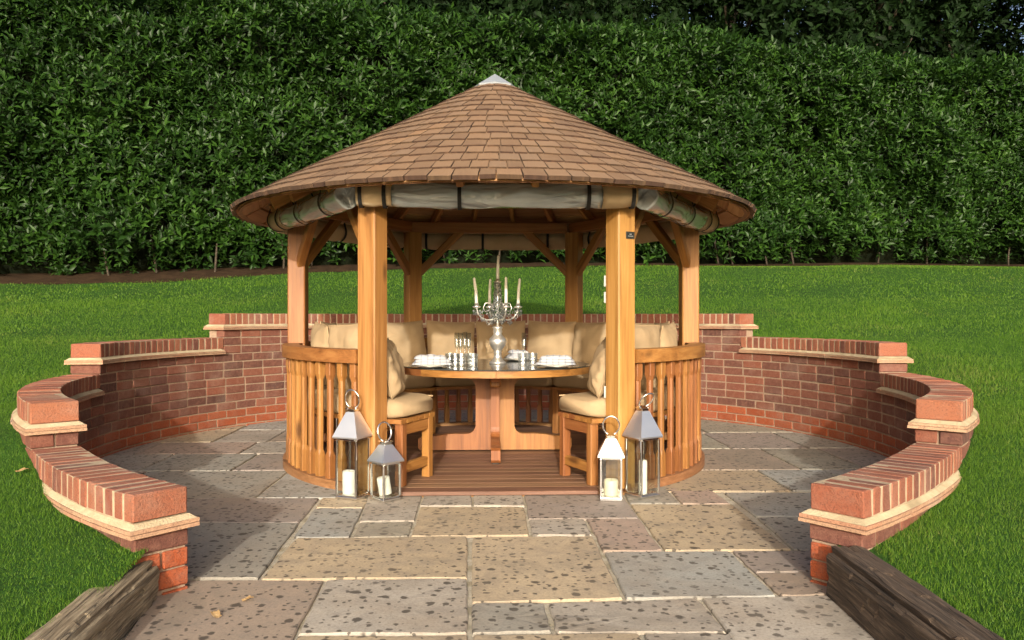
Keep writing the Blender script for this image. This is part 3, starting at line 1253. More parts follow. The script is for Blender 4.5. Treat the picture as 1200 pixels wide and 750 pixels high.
scored = []
for (i, rb_, ang, wd, s0) in sh:
    m = sh_matrix(i, rb_, ang, s0)
    p = m.translation
    n_ = m.col[2].xyz
    f = max(0, (CAM - p).normalized().dot(n_))
    scored.append((f * wd / (p - CAM).length_squared, i, rb_, ang, wd, s0, m))
scored.sort(key=lambda t_: -t_[0])
rest = MB()
for k, (sc, i, rb_, ang, wd, s0, m) in enumerate(scored):
    L = min(0.31, rb_ / math.cos(slope) - 0.02)
    g = shingle_mesh(wd, L, rb_, k % 3)
    if k < 300:
        if id(g) not in sh_me:
            sh_me[id(g)] = two_mat(g.mesh('shingle', M['shingle']))
        link('shingle', sh_me[id(g)], ROOF, m)
    else:
        rest.add([m @ Vector(v) for v in g.v], g.f)
o = build(rest, 'shingle_courses', M['shingle'], ROOF)
two_mat(o.data)
o['kind'] = 'stuff'
cap = MB()
cap.lathe([(0.165, roof_z(0.165) + 0.02), (0.168, roof_z(0.165) + 0.032), (0.0, roof_z(0) + 0.045)], 8)
build(cap, 'roof_cap', M['lead'], ROOF)
# eave underside ring
mb = MB()
mb.lathe([(1.80, roof_z(1.80) - 0.042), (1.825, roof_z(1.825) - 0.036), (1.825, roof_z(1.825) - 0.024), (1.80, roof_z(1.80) - 0.024), (1.80, roof_z(1.80) - 0.042)], 72)
mb.f = [f for f in mb.f if len(f) == 4]
build(mb, 'eave_trim', M['rim'], ROOF)

# plaque and sockets on the front right post
pc = pol(GR, 300)
n_ = pol(1, 300)
tx = Vector((-n_.y, n_.x, 0))
pf = frame(pc + n_ * (PW / 2) + tx * 0.02 + Vector((0, 0, 1.52)), tx, Vector((0, 0, 1)), n_)
mb = MB().cbox(-0.032, 0.032, -0.021, 0.021, 0.0005, 0.005, 0.001)
pq = build(mb, 'plaque', M['plaque'], G, pf)
mb = MB().box(-0.008, 0.008, 0.004, 0.008, 0.0052, 0.0056).box(-0.02, 0.02, -0.007, -0.004, 0.0052, 0.0056)
build(mb, 'plaque_mark', M['silver'], pq)
sf = frame(pc - n_ * (PW / 2), -tx, Vector((0, 0, 1)), -n_)
for zc, hh in ((1.253, 0.034), (1.155, 0.034), (0.585, 0.036)):
    mb = MB().cbox(0.0, 0.052, zc - hh, zc + hh, 0.0005, 0.03, 0.004)
    build(mb, 'socket_box', M['white'], G, sf)

# ------------------------------------------------------------------ rolled curtains
AP = GR * math.cos(R(30))


def curtain(i, mid, label, spec):
    n_ = pol(1, mid)
    t = Vector((-n_.y, n_.x, 0))
    half = spec['half']
    rad = 0.074
    c0 = n_ * (AP + 0.155)
    T = thing('rolled_curtain', label, 'curtain', (c0.x, c0.y, 1.745), 0, 'rolled weather curtains under the eaves')
    f = frame(Vector((0, 0, 0)), n_, Vector((0, 0, 1)), n_.cross(Vector((0, 0, 1))))
    sd = random.uniform(0, 50)

    def roll(z0, z1, r_, nm, mat, amp):
        mb = MB()
        n = max(6, int((z1 - z0) / 0.03))
        sg = 26
        vs, fs = [], []
        for a_ in range(n + 1):
            z = z0 + (z1 - z0) * a_ / n
            for k in range(sg):
                an = 2 * PI * k / sg
                q = r_ + amp * (mnoise.noise((math.cos(an) * 1.8, math.sin(an) * 1.8, z * 3 + sd)) + 0.5 * mnoise.noise((math.cos(an) * 5, math.sin(an) * 5, z * 7 + sd)))
                pinch = min(abs(z - s_) for s_ in spec['straps']) if spec['straps'] else 1
                q -= 0.009 * math.exp(-(pinch / 0.04) ** 2)
                sag = 0.012 * math.cos(z / half * 1.4)
                vs.append((q * math.cos(an), q * math.sin(an) - sag, z))
        for a_ in range(n):
            for k in range(sg):
                l = (k + 1) % sg
                fs.append((a_ * sg + k, a_ * sg + l, (a_ + 1) * sg + l, (a_ + 1) * sg + k))
        for base, rev in ((0, True), (n * sg, False)):
            # spiral-looking recessed ends
            zc_ = vs[base][2] + (0.012 if rev else -0.012)
            ctr = len(vs)
            inner = []
            for k in range(sg):
                v = vs[base + k]
                inner.append(len(vs))
                vs.append((v[0] * 0.82, v[1] * 0.82, zc_))
            cc = len(vs)
            vs.append((0, 0, zc_))
            for k in range(sg):
                l = (k + 1) % sg
                q1 = (base + k, base + l, inner[l], inner[k])
                q2 = (inner[k], inner[l], cc)
                fs.append(q1[::-1] if rev else q1)
                fs.append(q2[::-1] if rev else q2)
        return build(mb.add(vs, fs), nm, mat, T, f, True)

    for (z0, z1, kind) in spec['parts']:
        if kind == 'pvc':
            roll(z0, z1, rad, 'clear_panel', M['pvc'], 0.011)
        else:
            roll(z0, z1, rad * 1.04, 'canvas_sleeve', M['canvas'], 0.008)
    # hanging flap up to the eaves
    mb = MB()
    vs, fs = [], []
    n = 24
    for a_ in range(n + 1):
        z = -half + 2 * half * a_ / n
        wv = 0.008 * math.sin(a_ * 1.3 + sd)
        vs += [(-0.055 + wv, 0.055, z), (-0.075 + wv * 0.5, 0.16, z), (-0.071 + wv * 0.5, 0.16, z), (-0.050 + wv, 0.055, z)]
    for a_ in range(n):
        for k in range(4):
            l = (k + 1) % 4
            fs.append((a_ * 4 + k, a_ * 4 + l, a_ * 4 + 4 + l, a_ * 4 + 4 + k))
    build(mb.add(vs, fs), 'canvas_flap', M['canvas'], T, f, True)
    for s_ in spec['straps']:
        mb = MB()
        ring = []
        for k in range(24):
            an = 2 * PI * k / 24
            q = rad + 0.006
            ring.append((q * math.cos(an), q * math.sin(an) + (0.10 if math.sin(an) > 0.5 else 0) * 0.7 * (math.sin(an) - 0.5) * 2 - 0.012 * math.cos(s_ / half * 1.4), s_))
        vs, fs = [], []
        for k in range(24):
            x, y_, z = ring[k]
            vs += [(x, y_, z - 0.011), (x * 1.04, y_ * 1.04, z - 0.011), (x * 1.04, y_ * 1.04, z + 0.011), (x, y_, z + 0.011)]
        for k in range(24):
            l = (k + 1) % 24
            for j in range(4):
                jj = (j + 1) % 4
                fs.append((k * 4 + j, k * 4 + jj, l * 4 + jj, l * 4 + j))
        build(mb.add(vs, fs), 'strap', M['strap'], T, f)


# along the roll z runs from right to left as seen from outside (n x up)
H_ = 0.80
curtain(0, 270, 'rolled clear curtain with beige sleeves across the open front', {'half': H_, 'parts': [(-H_, -0.60, 'canvas'), (-0.60, 0.60, 'pvc'), (0.60, H_, 'canvas')], 'straps': [-0.775, -0.52, 0.215, 0.64, 0.775]})
side = {'half': 0.74, 'parts': [(-0.74, -0.42, 'canvas'), (-0.42, 0.74, 'pvc')], 'straps': [-0.70, -0.50, -0.05, 0.45]}
side2 = {'half': 0.74, 'parts': [(-0.74, 0.42, 'pvc'), (0.42, 0.74, 'canvas')], 'straps': [0.70, 0.50, 0.05, -0.45]}
curtain(1, 210, 'rolled clear curtain beside the open front, on the side away from the plaque', side2)
curtain(2, 330, 'rolled clear curtain beside the open front, on the plaque side', side)
back = {'half': 0.76, 'parts': [(-0.76, 0.76, 'canvas')], 'straps': [-0.62, -0.1, 0.5]}
curtain(3, 150, 'rolled beige curtain at the back corner away from the plaque', back)
curtain(4, 90, 'rolled beige curtain across the back, behind the candelabrum', back)
curtain(5, 30, 'rolled beige curtain at the back corner on the plaque side', back)
# fix orientation: z along the roll is n x up; recorded positions above already follow it

# ------------------------------------------------------------------ bench
B = thing('curved_bench', 'curved slatted wooden bench running round inside the summerhouse', 'bench', (0, 0, 0))
SEAT_Z = 0.43
RI, RO = 0.98, 1.41
segs = [(-66.5, 0), (0, 60), (60, 120), (120, 180), (180, 246.5)]
ns = 6
pw = (RO - RI) / ns
for si, (d0, d1) in enumerate(segs):
    for k in range(ns):
        r0 = RI + pw * k + 0.004
        r1 = RI + pw * (k + 1) - 0.004
        g_ = 0.12
        dm = (d0 + d1) / 2
        f = frame(pol((r0 + r1) / 2, dm, SEAT_Z), pol(1, dm), Vector((0, 0, 1)), pol(1, dm).cross(Vector((0, 0, 1))))
        obj_in_frame(arc_slab(r0, r1, d0 + g_, d1 - g_, SEAT_Z - 0.026, SEAT_Z, 10), f, 'seat_slat', M['wood'], B)
for d in (-64.8, 1.5, 58.5, 121.5, 178.5, 244.8):
    n_ = pol(1, d)
    bar('leg', pol(RI + 0.05, d, DECK_Z), pol(RI + 0.05, d, SEAT_Z - 0.0265), 0.055, 0.055, M['wood'], B, up=(n_.x, n_.y, 0))
    bar('leg', pol(RO - 0.06, d, DECK_Z), pol(RO - 0.06, d, SEAT_Z - 0.0265), 0.055, 0.055, M['wood'], B, up=(n_.x, n_.y, 0))
    bar('bearer', pol(RI + 0.078, d, SEAT_Z - 0.064), pol(RO - 0.088, d, SEAT_Z - 0.064), 0.045, 0.07, M['wood'], B)
    bar('stretcher', pol(RI + 0.078, d, 0.13), pol(RO - 0.088, d, 0.13), 0.04, 0.06, M['wood'], B)


# ------------------------------------------------------------------ cushions
def seat_pad(d0, d1, label):
    r0, r1, z0, z1 = RI - 0.012, RO - 0.0, SEAT_Z + 0.001, SEAT_Z + 0.115
    dm = (d0 + d1) / 2
    T = bpy.data.objects
    mb = MB()
    n = 22
    # rounded cross-section
    sec = []
    cr = 0.045
    m_ = 7
    for (cx, cz, a_) in ((r1 - cr, z1 - cr, 0), (r0 + cr, z1 - cr, 90), (r0 + cr * 0.7, z0 + cr * 0.7, 180), (r1 - cr * 0.7, z0 + cr * 0.7, 270)):
        q = cr if a_ < 180 else cr * 0.7
        for k in range(m_):
            an = R(a_ + 90 * k / (m_ - 1))
            sec.append((cx + q * math.cos(an), cz + q * math.sin(an)))
    ns_ = len(sec)
    vs, fs = [], []
    sd = random.uniform(0, 99)
    for i in range(n + 1):
        t = i / n
        ee = min(t, 1 - t)
        d = d0 + (d1 - d0) * t
        k_ = 1 - 0.5 * math.exp(-ee / 0.02) * 0.5
        for (r_, z) in sec:
            rm, zm = (r0 + r1) / 2, (z0 + z1) / 2
            rr_, zz = rm + (r_ - rm) * (k_ * 0.5 + 0.5), zm + (z - zm) * k_
            bul = 0.012 * math.sin(PI * t) + 0.006 * mnoise.noise((r_ * 9, t * 8, sd))
            if z > zm:
                zz += bul
            vs.append(pol(rr_ + 0.004 * mnoise.noise((t * 12, z * 10, sd)), d, zz))
    for i in range(n):
        for k in range(ns_):
            l = (k + 1) % ns_
            fs.append((i * ns_ + k, i * ns_ + l, (i + 1) * ns_ + l, (i + 1) * ns_ + k)[::-1])
    fs += [tuple(range(ns_)), tuple(n * ns_ + k for k in range(ns_ - 1, -1, -1))]
    mb.add(vs, fs)
    c = pol((r0 + r1) / 2, dm, z0)
    o = obj_in_frame(mb, Matrix.Translation(c), 'seat_cushion', M['cushion'], None, True)
    tag(o, label, 'cushion', 'seat cushions on the curved bench')
    # piping round the upper edge
    pts = [pol(r0 + 0.012, d0 + (d1 - d0) * (0.01 + 0.98 * k / 20), z1 - 0.012) for k in range(21)]
    pm = MB().tube([p - c for p in pts], 0.005, 6)
    build(pm, 'piping', M['cushion'], o, None, True)


seat_pad(-66.2, -0.8, 'beige seat cushion on the bench end behind the post with the plaque')
seat_pad(0.4, 59.6, 'beige seat cushion on the curved bench, next after the plaque end')
seat_pad(60.4, 119.6, 'beige seat cushion on the curved bench, directly behind the table')
seat_pad(120.4, 179.6, 'beige seat cushion on the curved bench, next after the end without the plaque')
seat_pad(180.8, 246.2, 'beige seat cushion on the bench end behind the post without a plaque')


def pillow_mesh(wd, ht, tk, seed):
    n = 26
    vs, fs = [], []
    r_ = random.Random(seed)
    ph = [r_.uniform(0, 20) for _ in range(4)]
    for sgn in (1, -1):
        for i in range(n + 1):
            for j in range(n + 1):
                u, v = 2 * i / n - 1, 2 * j / n - 1
                pr = max(0, (1 - abs(u) ** 2.6)) ** 0.55 * max(0, (1 - abs(v) ** 2.6)) ** 0.55
                x = u * wd / 2 * (1 - 0.055 * (1 - v * v) * abs(u))
                y = v * ht / 2 * (1 - 0.055 * (1 - u * u) * abs(v))
                z = sgn * tk / 2 * pr
                # creases running from the corners and edges
                wr = mnoise.noise((u * 1.6 + ph[0], v * 1.6, ph[1])) * 0.034 * pr
                rad = math.atan2(v, u)
                wr += 0.02 * mnoise.noise((rad * 5 + ph[2], (u * u + v * v) * 0.8, ph[3])) * min(1, (u * u + v * v) * 1.2) * (pr ** 0.4)
                z += sgn * wr
                # sag towards the bottom
                z *= 1 + 0.16 * (-v)
                vs.append((x, y, z))
    N = (n + 1) ** 2
    for s_ in (0, 1):
        for i in range(n):
            for j in range(n):
                a_ = s_ * N + i * (n + 1) + j
                f = (a_, a_ + n + 1, a_ + n + 2, a_ + 1)
                fs.append(f if s_ == 0 else f[::-1])
    mb = MB().add(vs, fs)
    me = mb.mesh('back_cushion', M['cushion'], True)
    return me


def pillow(d, r_, zb, lean, label, wd=0.45, ht=0.46, tk=0.19, yaw=0.0, roll=0.0, grp='back cushions on the curved bench'):
    me = pillow_mesh(wd, ht, tk, int(d * 7 + 1000))
    n_ = Matrix.Rotation(R(yaw), 3, 'Z') @ pol(1, d)
    up = (Vector((0, 0, 1)) * math.cos(R(lean)) + n_ * math.sin(R(lean))).normalized()
    zax = (-n_ * math.cos(R(lean)) + Vector((0, 0, 1)) * math.sin(R(lean))).normalized()
    x = up.cross(zax)
    p = pol(r_, d, zb) + up * ht / 2 * 0.97
    m = frame(p, x, up, zax) @ Matrix.Rotation(R(roll), 4, 'Z')
    o = link('back_cushion', me, None, m)
    # seam piping around the edge
    loop = []
    for k in range(48):
        t = 2 * PI * k / 48
        cu, su = math.cos(t), math.sin(t)
        q = max(abs(cu), abs(su))
        u, v = cu / q, su / q
        loop.append((u * wd / 2 * (1 - 0.055 * (1 - v * v) * abs(u)), v * ht / 2 * (1 - 0.055 * (1 - u * u) * abs(v)), 0))
    build(MB().tube(loop, 0.005, 5, True), 'piping', M['cushion'], o, None, True)
    tag(o, label, 'cushion', grp)


PZ = SEAT_Z + 0.118
pillow(129, 1.20, PZ, 10, 'beige back cushion beside the back post away from the plaque', roll=2)
pillow(108, 1.21, PZ, 9, 'beige back cushion behind the cluster of champagne flutes', roll=-2)
pillow(87, 1.21, PZ, 10, 'beige back cushion directly behind the candelabrum', roll=1)
pillow(66, 1.21, PZ, 9, 'beige back cushion behind the lone flute and folded napkin', roll=-1)
pillow(46, 1.20, PZ, 11, 'beige back cushion beside the back post on the plaque side', roll=2)
pillow(152, 1.20, PZ, 12, 'beige back cushion at the far part of the side away from the plaque', roll=3)
pillow(177, 1.20, PZ, 8, 'beige back cushion leaning at the middle of the side away from the plaque', roll=-2)
pillow(201, 1.20, PZ, 12, 'beige back cushion showing above the rail beside the tall side post away from the plaque', roll=4)
pillow(222, 1.20, PZ, 10, 'beige back cushion showing above the rail next to the front post without a plaque', roll=-3)
pillow(24, 1.20, PZ, 12, 'beige back cushion at the far part of the plaque side', roll=-3)
pillow(1, 1.20, PZ, 9, 'beige back cushion leaning at the middle of the plaque side', roll=2)
pillow(-22, 1.20, PZ, 13, 'creased beige back cushion showing above the rail beside the plaque side post', roll=-4)
pillow(-43, 1.20, PZ, 10, 'beige back cushion showing above the rail next to the post with the plaque', roll=3)
pillow(-59, 1.20, PZ, 14, 'plump beige cushion set sideways at the bench end, by the plaque post', 0.36, 0.37, 0.13, yaw=58, grp='loose cushions at the bench ends')
pillow(239, 1.20, PZ, 14, 'plump beige cushion set sideways at the bench end, by the post without a plaque', 0.36, 0.37, 0.13, yaw=-62, grp='loose cushions at the bench ends')

# ------------------------------------------------------------------ table
TB = thing('round_table', 'round wooden table with glass top in the middle of the summerhouse', 'table', (0, 0, DECK_Z))
TZ = 0.645      # table top above deck
# top: a rim of curved segments around planks
for k in range(8):
    d0, d1 = 45 * k, 45 * (k + 1)
    dm = (d0 + d1) / 2
    f = frame(pol(0.66, dm, TZ - 0.02), pol(1, dm), Vector((0, 0, 1)), pol(1, dm).cross(Vector((0, 0, 1))))
    obj_in_frame(arc_slab(0.60, 0.727, d0 + 0.1, d1 - 0.1, TZ - 0.045, TZ, 10), f, 'rim_segment', M['wood'], TB)
y = -0.59
while y < 0.55:
    ym = y + 0.058
    hl = math.sqrt(max(0.0, 0.597 ** 2 - max(abs(y), abs(y + 0.116)) ** 2))
    if hl > 0.05:
        bar('top_plank', (-hl, ym, TZ - 0.024), (hl, ym, TZ - 0.024), 0.114, 0.036, M['wood'], TB)
    y += 0.117
build(MB().lathe([(0.712, TZ + 0.0008), (0.716, TZ + 0.003), (0.716, TZ + 0.006), (0.712, TZ + 0.0085)], 72), 'glass_top', M['smoked'], TB)


def table_leg(ang):
    """slab leg with a bracket above and a foot below, inner edges curved"""
    inner = 0.03
    out = [(inner, 0.012), (0.56, 0.012), (0.575, 0.03)]
    # foot upper line rising to the upright, then bracket
    out += [(0.575, 0.095), (0.55, 0.11), (0.45, 0.114), (0.38, 0.126), (0.30, 0.132)]
    for k in range(7):
        an = R(270 - 90 * k / 6)
        out.append((0.155 + 0.055 * (1 + math.cos(an)) if False else 0.21 + 0.065 * math.cos(an), 0.197 + 0.065 * math.sin(an)))
    for k in range(7):
        an = R(180 - 90 * k / 6)
        out.append((0.22 + 0.075 * math.cos(an), 0.475 + 0.075 * math.sin(an)))
    out += [(0.46, 0.552), (0.56, 0.575), (0.60, TZ - 0.0465), (inner, TZ - 0.0465)]
    mb = MB()
    n = len(out)
    tk = 0.032
    vs = [(x, -tk, z) for x, z in out] + [(x, tk, z) for x, z in out]
    fs = [tuple(range(n)), tuple(range(2 * n - 1, n - 1, -1))]
    fs += [(i, n + i, n + (i + 1) % n, (i + 1) % n) for i in range(n)]
    mb.add(vs, fs)
    # grain upright: local z is up
    o = build(mb, 'leg', M['table'], TB, Matrix.Rotation(R(ang), 4, 'Z'))
    foot = MB().cbox(0.50, 0.555, -0.025, 0.025, 0.0003, 0.0115, 0.003)
    build(foot, 'foot_pad', M['iron'], o)
    return o


for an in (180, 0, 270, 90):
    table_leg(an)
# turned peg on the front leg
build(MB().cbox(-0.04, 0.04, -0.29, -0.215, 0.50, 0.555, 0.012), 'peg_block', M['wood'], TB)

TTOP = DECK_Z + TZ + 0.0088

# ------------------------------------------------------------------ candelabrum
CB = thing('candelabrum', 'silver candelabrum hung with crystal drops in the middle of the table', 'candelabrum', (0.02, 0, TTOP))
build(MB().lathe([(0.062, 0.0), (0.064, 0.012), (0.05, 0.022), (0.03, 0.045), (0.026, 0.075), (0.032, 0.085), (0.028, 0.095), (0.036, 0.11), (0.058, 0.14), (0.066, 0.165), (0.060, 0.19), (0.038, 0.212), (0.03, 0.225), (0.036, 0.24), (0.032, 0.262), (0.04, 0.27), (0.036, 0.278), (0.018, 0.285)], 28), 'urn_base', M['silver'], CB, None, True)
stem = MB().tube([(0, 0, 0.28), (0, 0, 0.62)], 0.011, 8)
build(stem, 'stem', M['silver'], CB, None, True)


def bead(mb, p, r_, el=1.0):
    x, y_, z = p
    mb.add([(x, y_, z - r_ * el * 1.25), (x + r_, y_, z), (x, y_ + r_, z), (x - r_, y_, z), (x, y_ - r_, z), (x, y_, z + r_ * el)],
           [(0, 2, 1), (0, 3, 2), (0, 4, 3), (0, 1, 4), (5, 1, 2), (5, 2, 3), (5, 3, 4), (5, 4, 1)])


mb = MB()
for k in range(260):
    z = 0.31 + 0.30 * random.random()
    rr_ = 0.042 - 0.022 * (z - 0.31) / 0.3
    an = random.uniform(0, 2 * PI)
    bead(mb, (rr_ * math.cos(an), rr_ * math.sin(an), z), random.uniform(0.006, 0.0105), 1.3)
o = build(mb, 'crystal_column', M['crystal'], CB)
o['kind'] = 'stuff'
cups = []
cand_pos = [(0, 0, 0.62, 0.19)]
build(MB().lathe([(0.008, 0.605), (0.026, 0.612), (0.03, 0.62), (0.016, 0.624), (0.014, 0.640), (0.012, 0.640), (0.012, 0.626)], 14), 'candle_cup', M['silver'], CB, None, True)
for an in (201, 111, 291, 21):
    dx, dy = math.cos(R(an)), math.sin(R(an))
    prof = [(0.012, 0.34), (0.05, 0.33), (0.09, 0.33), (0.13, 0.345), (0.158, 0.38), (0.168, 0.42)]
    arm = build(MB().tube([(r_ * dx, r_ * dy, z) for r_, z in prof], 0.006, 7), 'arm', M['silver'], CB, None, True)
    curl = [(r_ * dx, r_ * dy, z) for r_, z in [(0.03, 0.42), (0.06, 0.46), (0.10, 0.455), (0.115, 0.42), (0.10, 0.39), (0.08, 0.40)]]
    build(MB().tube(curl, 0.004, 6), 'scroll', M['silver'], arm, None, True)
    mb = MB()
    for k in range(16):
        t = k / 15
        rr_ = 0.02 + 0.15 * t
        sag = 0.37 - 0.06 * math.sin(PI * t) + 0.03 * t
        bead(mb, (rr_ * dx, rr_ * dy, sag), 0.0075)
        bead(mb, (rr_ * dx * 0.97 + 0.012 * random.uniform(-1, 1), rr_ * dy * 0.97 + 0.012 * random.uniform(-1, 1), sag - 0.03 + 0.04 * random.random()), 0.0085, 1.5)
        bead(mb, (rr_ * dx + 0.02 * random.uniform(-1, 1), rr_ * dy + 0.02 * random.uniform(-1, 1), 0.33 + 0.09 * random.random()), 0.007, 1.5)
    for k in range(9):
        a2 = 2 * PI * k / 9
        bead(mb, (0.168 * dx + 0.027 * math.cos(a2), 0.168 * dy + 0.027 * math.sin(a2), 0.398), 0.007, 1.8)
        bead(mb, (0.168 * dx + 0.027 * math.cos(a2), 0.168 * dy + 0.027 * math.sin(a2), 0.375), 0.005, 1.8)
    build(mb, 'crystal_drops', M['crystal'], arm)['kind'] = 'stuff'
    c = MB().lathe([(0.006, 0.415), (0.028, 0.422), (0.033, 0.432), (0.016, 0.436), (0.0145, 0.455), (0.012, 0.455), (0.012, 0.437)], 14, 0.168 * dx, 0.168 * dy)
    build(c, 'candle_cup', M['silver'], arm, None, True)
    cand_pos.append((0.168 * dx, 0.168 * dy, 0.4365, 0.205))
names = ['tall white taper candle standing highest at the top of the candelabrum', 'white taper candle on an outer arm of the candelabrum']
for i, (x, y_, z, L) in enumerate(cand_pos):
    o = thing('taper_candle', names[0] if i == 0 else names[1], 'candle', (0.02 + x, y_, TTOP + z + 0.004), 0, 'taper candles in the candelabrum' if i else None)
    ln = random.uniform(-0.012, 0.012)
    if i == 1:
        ln = -0.018
    build(MB().tube([(0, 0, 0), (ln * 0.3, 0, L * 0.5), (ln, 0, L - 0.008), (ln, 0, L)], [0.0125, 0.0115, 0.0095, 0.004], 10), 'wax', M['wax'], o, None, True)
    build(MB().tube([(ln, 0, L), (ln + 0.001, 0, L + 0.008)], 0.001, 5), 'wick', M['iron'], o)

# ------------------------------------------------------------------ tableware


def plate(x, y_, label):
    T = thing('plate', label, 'plate', (x, y_, TTOP), 0, 'plates laid on the table')
    build(MB().lathe([(0.075, 0.0003), (0.085, 0.003), (0.15, 0.012), (0.154, 0.014), (0.150, 0.0155), (0.09, 0.007), (0.0, 0.006)], 36), 'charger', M['silver'], T, None, True)
    build(MB().lathe([(0.05, 0.0066), (0.085, 0.012), (0.122, 0.02), (0.124, 0.022), (0.118, 0.0225), (0.08, 0.0165), (0.0, 0.0155)], 32), 'dinner_plate', M['china'], T, None, True)


def napkin(x, y_, z, wd, dp, rz, label, seed):
    T = thing('napkin', label, 'napkin', (x, y_, z), rz, 'white napkins on the plates')
    r_ = random.Random(seed)
    for L in range(3):
        n1, n2 = 26, 14
        vs, fs = [], []
        ph = r_.uniform(0, 50)
        w_, d_ = wd * (1 - 0.1 * L), dp * (1 - 0.12 * L)
        ox, oy = r_.uniform(-0.012, 0.012), r_.uniform(-0.01, 0.01)
        base = 0.001 + 0.019 * L
        for s_ in (0, 1):
            for i in range(n1 + 1):
                for j in range(n2 + 1):
                    u, v = 2 * i / n1 - 1, 2 * j / n2 - 1
                    ed = (max(0, 1 - abs(u) ** 5) * max(0, 1 - abs(v) ** 5)) ** 0.5
                    hh = 0.017 + 0.018 * abs(mnoise.noise((u * 1.3 + ph, v * 1.4, L * 3.1))) + 0.003 * mnoise.noise((u * 4 + ph, v * 3, 5))
                    z_ = base + (ed * hh if s_ else 0)
                    vs.append((u * w_ / 2 + ox + 0.006 * mnoise.noise((v * 3, ph, u)), v * d_ / 2 + oy + 0.006 * mnoise.noise((u * 3, ph, v)), z_))
        N = (n1 + 1) * (n2 + 1)
        for s_ in (0, 1):
            for i in range(n1):
                for j in range(n2):
                    a_ = s_ * N + i * (n2 + 1) + j
                    f = (a_, a_ + n2 + 1, a_ + n2 + 2, a_ + 1)
                    fs.append(f if s_ else f[::-1])
        build(MB().add(vs, fs), 'fold', M['napkin'], T, None, True)


def at_table(px, py):
    return unproj(px, py, TTOP)


PL = [((505, 430.5), 0.30, 'silver charger and plate under the napkin beside the flute cluster', 'broad folded white napkin on the plate beside the flute cluster'),
      ((652, 430.5), 0.30, 'silver charger and plate under the broad napkin nearest the plaque post', 'broad crumpled white napkin on the plate nearest the plaque post'),
      ((601, 424.5), 0.20, 'silver charger and plate on the far side, behind the crystal tumblers', 'small folded white napkin on the far side of the table')]
for i, ((px, py), wd, l1, l2) in enumerate(PL):
    p = at_table(px, py)
    if i == 2:
        p = Vector((0.2, 0.42, 0))
    plate(p.x, p.y, l1)
    napkin(p.x, p.y, TTOP + 0.023, wd * 0.93, 0.17, R((4, -6, 10)[i]), l2, 40 + i)


def goblet(mb_list, T, h_, rb_, rf=0.03):
    stemh = h_ * 0.45
    prof = [(rf, 0.0003), (rf, 0.003), (0.006, 0.008), (0.004, stemh * 0.5), (0.005, stemh), (rb_ * 0.7, stemh + 0.02), (rb_, stemh + 0.05), (rb_ * 0.93, h_), (rb_ * 0.86, h_), (rb_ * 0.92, stemh + 0.05), (rb_ * 0.62, stemh + 0.024), (0.0, stemh + 0.008)]
    build(MB().lathe(prof, 18), 'bowl', M['glass'], T, None, True)


def flute(x, y_, h_, label, rb_=0.019):
    T = thing('champagne_flute', label, 'glass', (x, y_, TTOP), 0, 'champagne flutes on the table')
    goblet(None, T, h_, rb_, 0.026)


def tumbler(x, y_, h_, r_, label):
    T = thing('crystal_tumbler', label, 'glass', (x, y_, TTOP), 0, 'cut crystal tumblers on the table')
    n = 14
    vs, fs = [], []
    lv = [(0.0003, 0.9), (h_ * 0.12, 1.0), (h_ * 0.3, 0.94), (h_ * 0.45, 1.02), (h_ * 0.6, 0.95), (h_ * 0.72, 1.02), (h_, 1.04)]
    for k, (z, q) in enumerate(lv):
        for i in range(n):
            an = 2 * PI * (i + 0.5 * (k % 2)) / n
            vs.append((r_ * q * math.cos(an), r_ * q * math.sin(an), z))
    L = len(lv)
    for k in range(L - 1):
        for i in range(n):
            j = (i + 1) % n
            fs.append((k * n + i, k * n + j, (k + 1) * n + j, (k + 1) * n + i))
    b0 = len(vs)
    for z, q in ((h_, 0.93), (h_ * 0.22, 0.85)):
        for i in range(n):
            an = 2 * PI * (i + 0.5 * ((L - 1) % 2)) / n
            vs.append((r_ * q * math.cos(an), r_ * q * math.sin(an), z))
    for i in range(n):
        j = (i + 1) % n
        fs.append(((L - 1) * n + i, (L - 1) * n + j, b0 + j, b0 + i))
        fs.append((b0 + i, b0 + j, b0 + n + j, b0 + n + i))
    fs.append(tuple(range(n - 1, -1, -1)))
    fs.append(tuple(b0 + n + i for i in range(n)))
    build(MB().add(vs, fs), 'tumbler_body', M['crystal'], T)


fl = 'clear champagne flute in the cluster on the side away from the plaque'
for (x, y_, h_) in ((-0.255, -0.12, 0.235), (-0.225, -0.06, 0.24), (-0.285, -0.04, 0.235), (-0.195, -0.13, 0.235)):
    flute(x, y_, h_, fl)
flute(0.215, -0.10, 0.235, 'lone clear champagne flute near the broad napkin by the plaque post')
tl = 'cut crystal tumbler in the group beside the flute cluster'
for (x, y_) in ((-0.33, -0.16), (-0.245, -0.24), (-0.16, -0.26), (-0.18, -0.20), (-0.29, -0.22)):
    tumbler(x, y_, 0.088, 0.036, tl)
tr = 'cut crystal tumbler in the pair beside the lone flute'
for (x, y_) in ((0.20, -0.23), (0.275, -0.16)):
    tumbler(x, y_, 0.088, 0.036, tr)


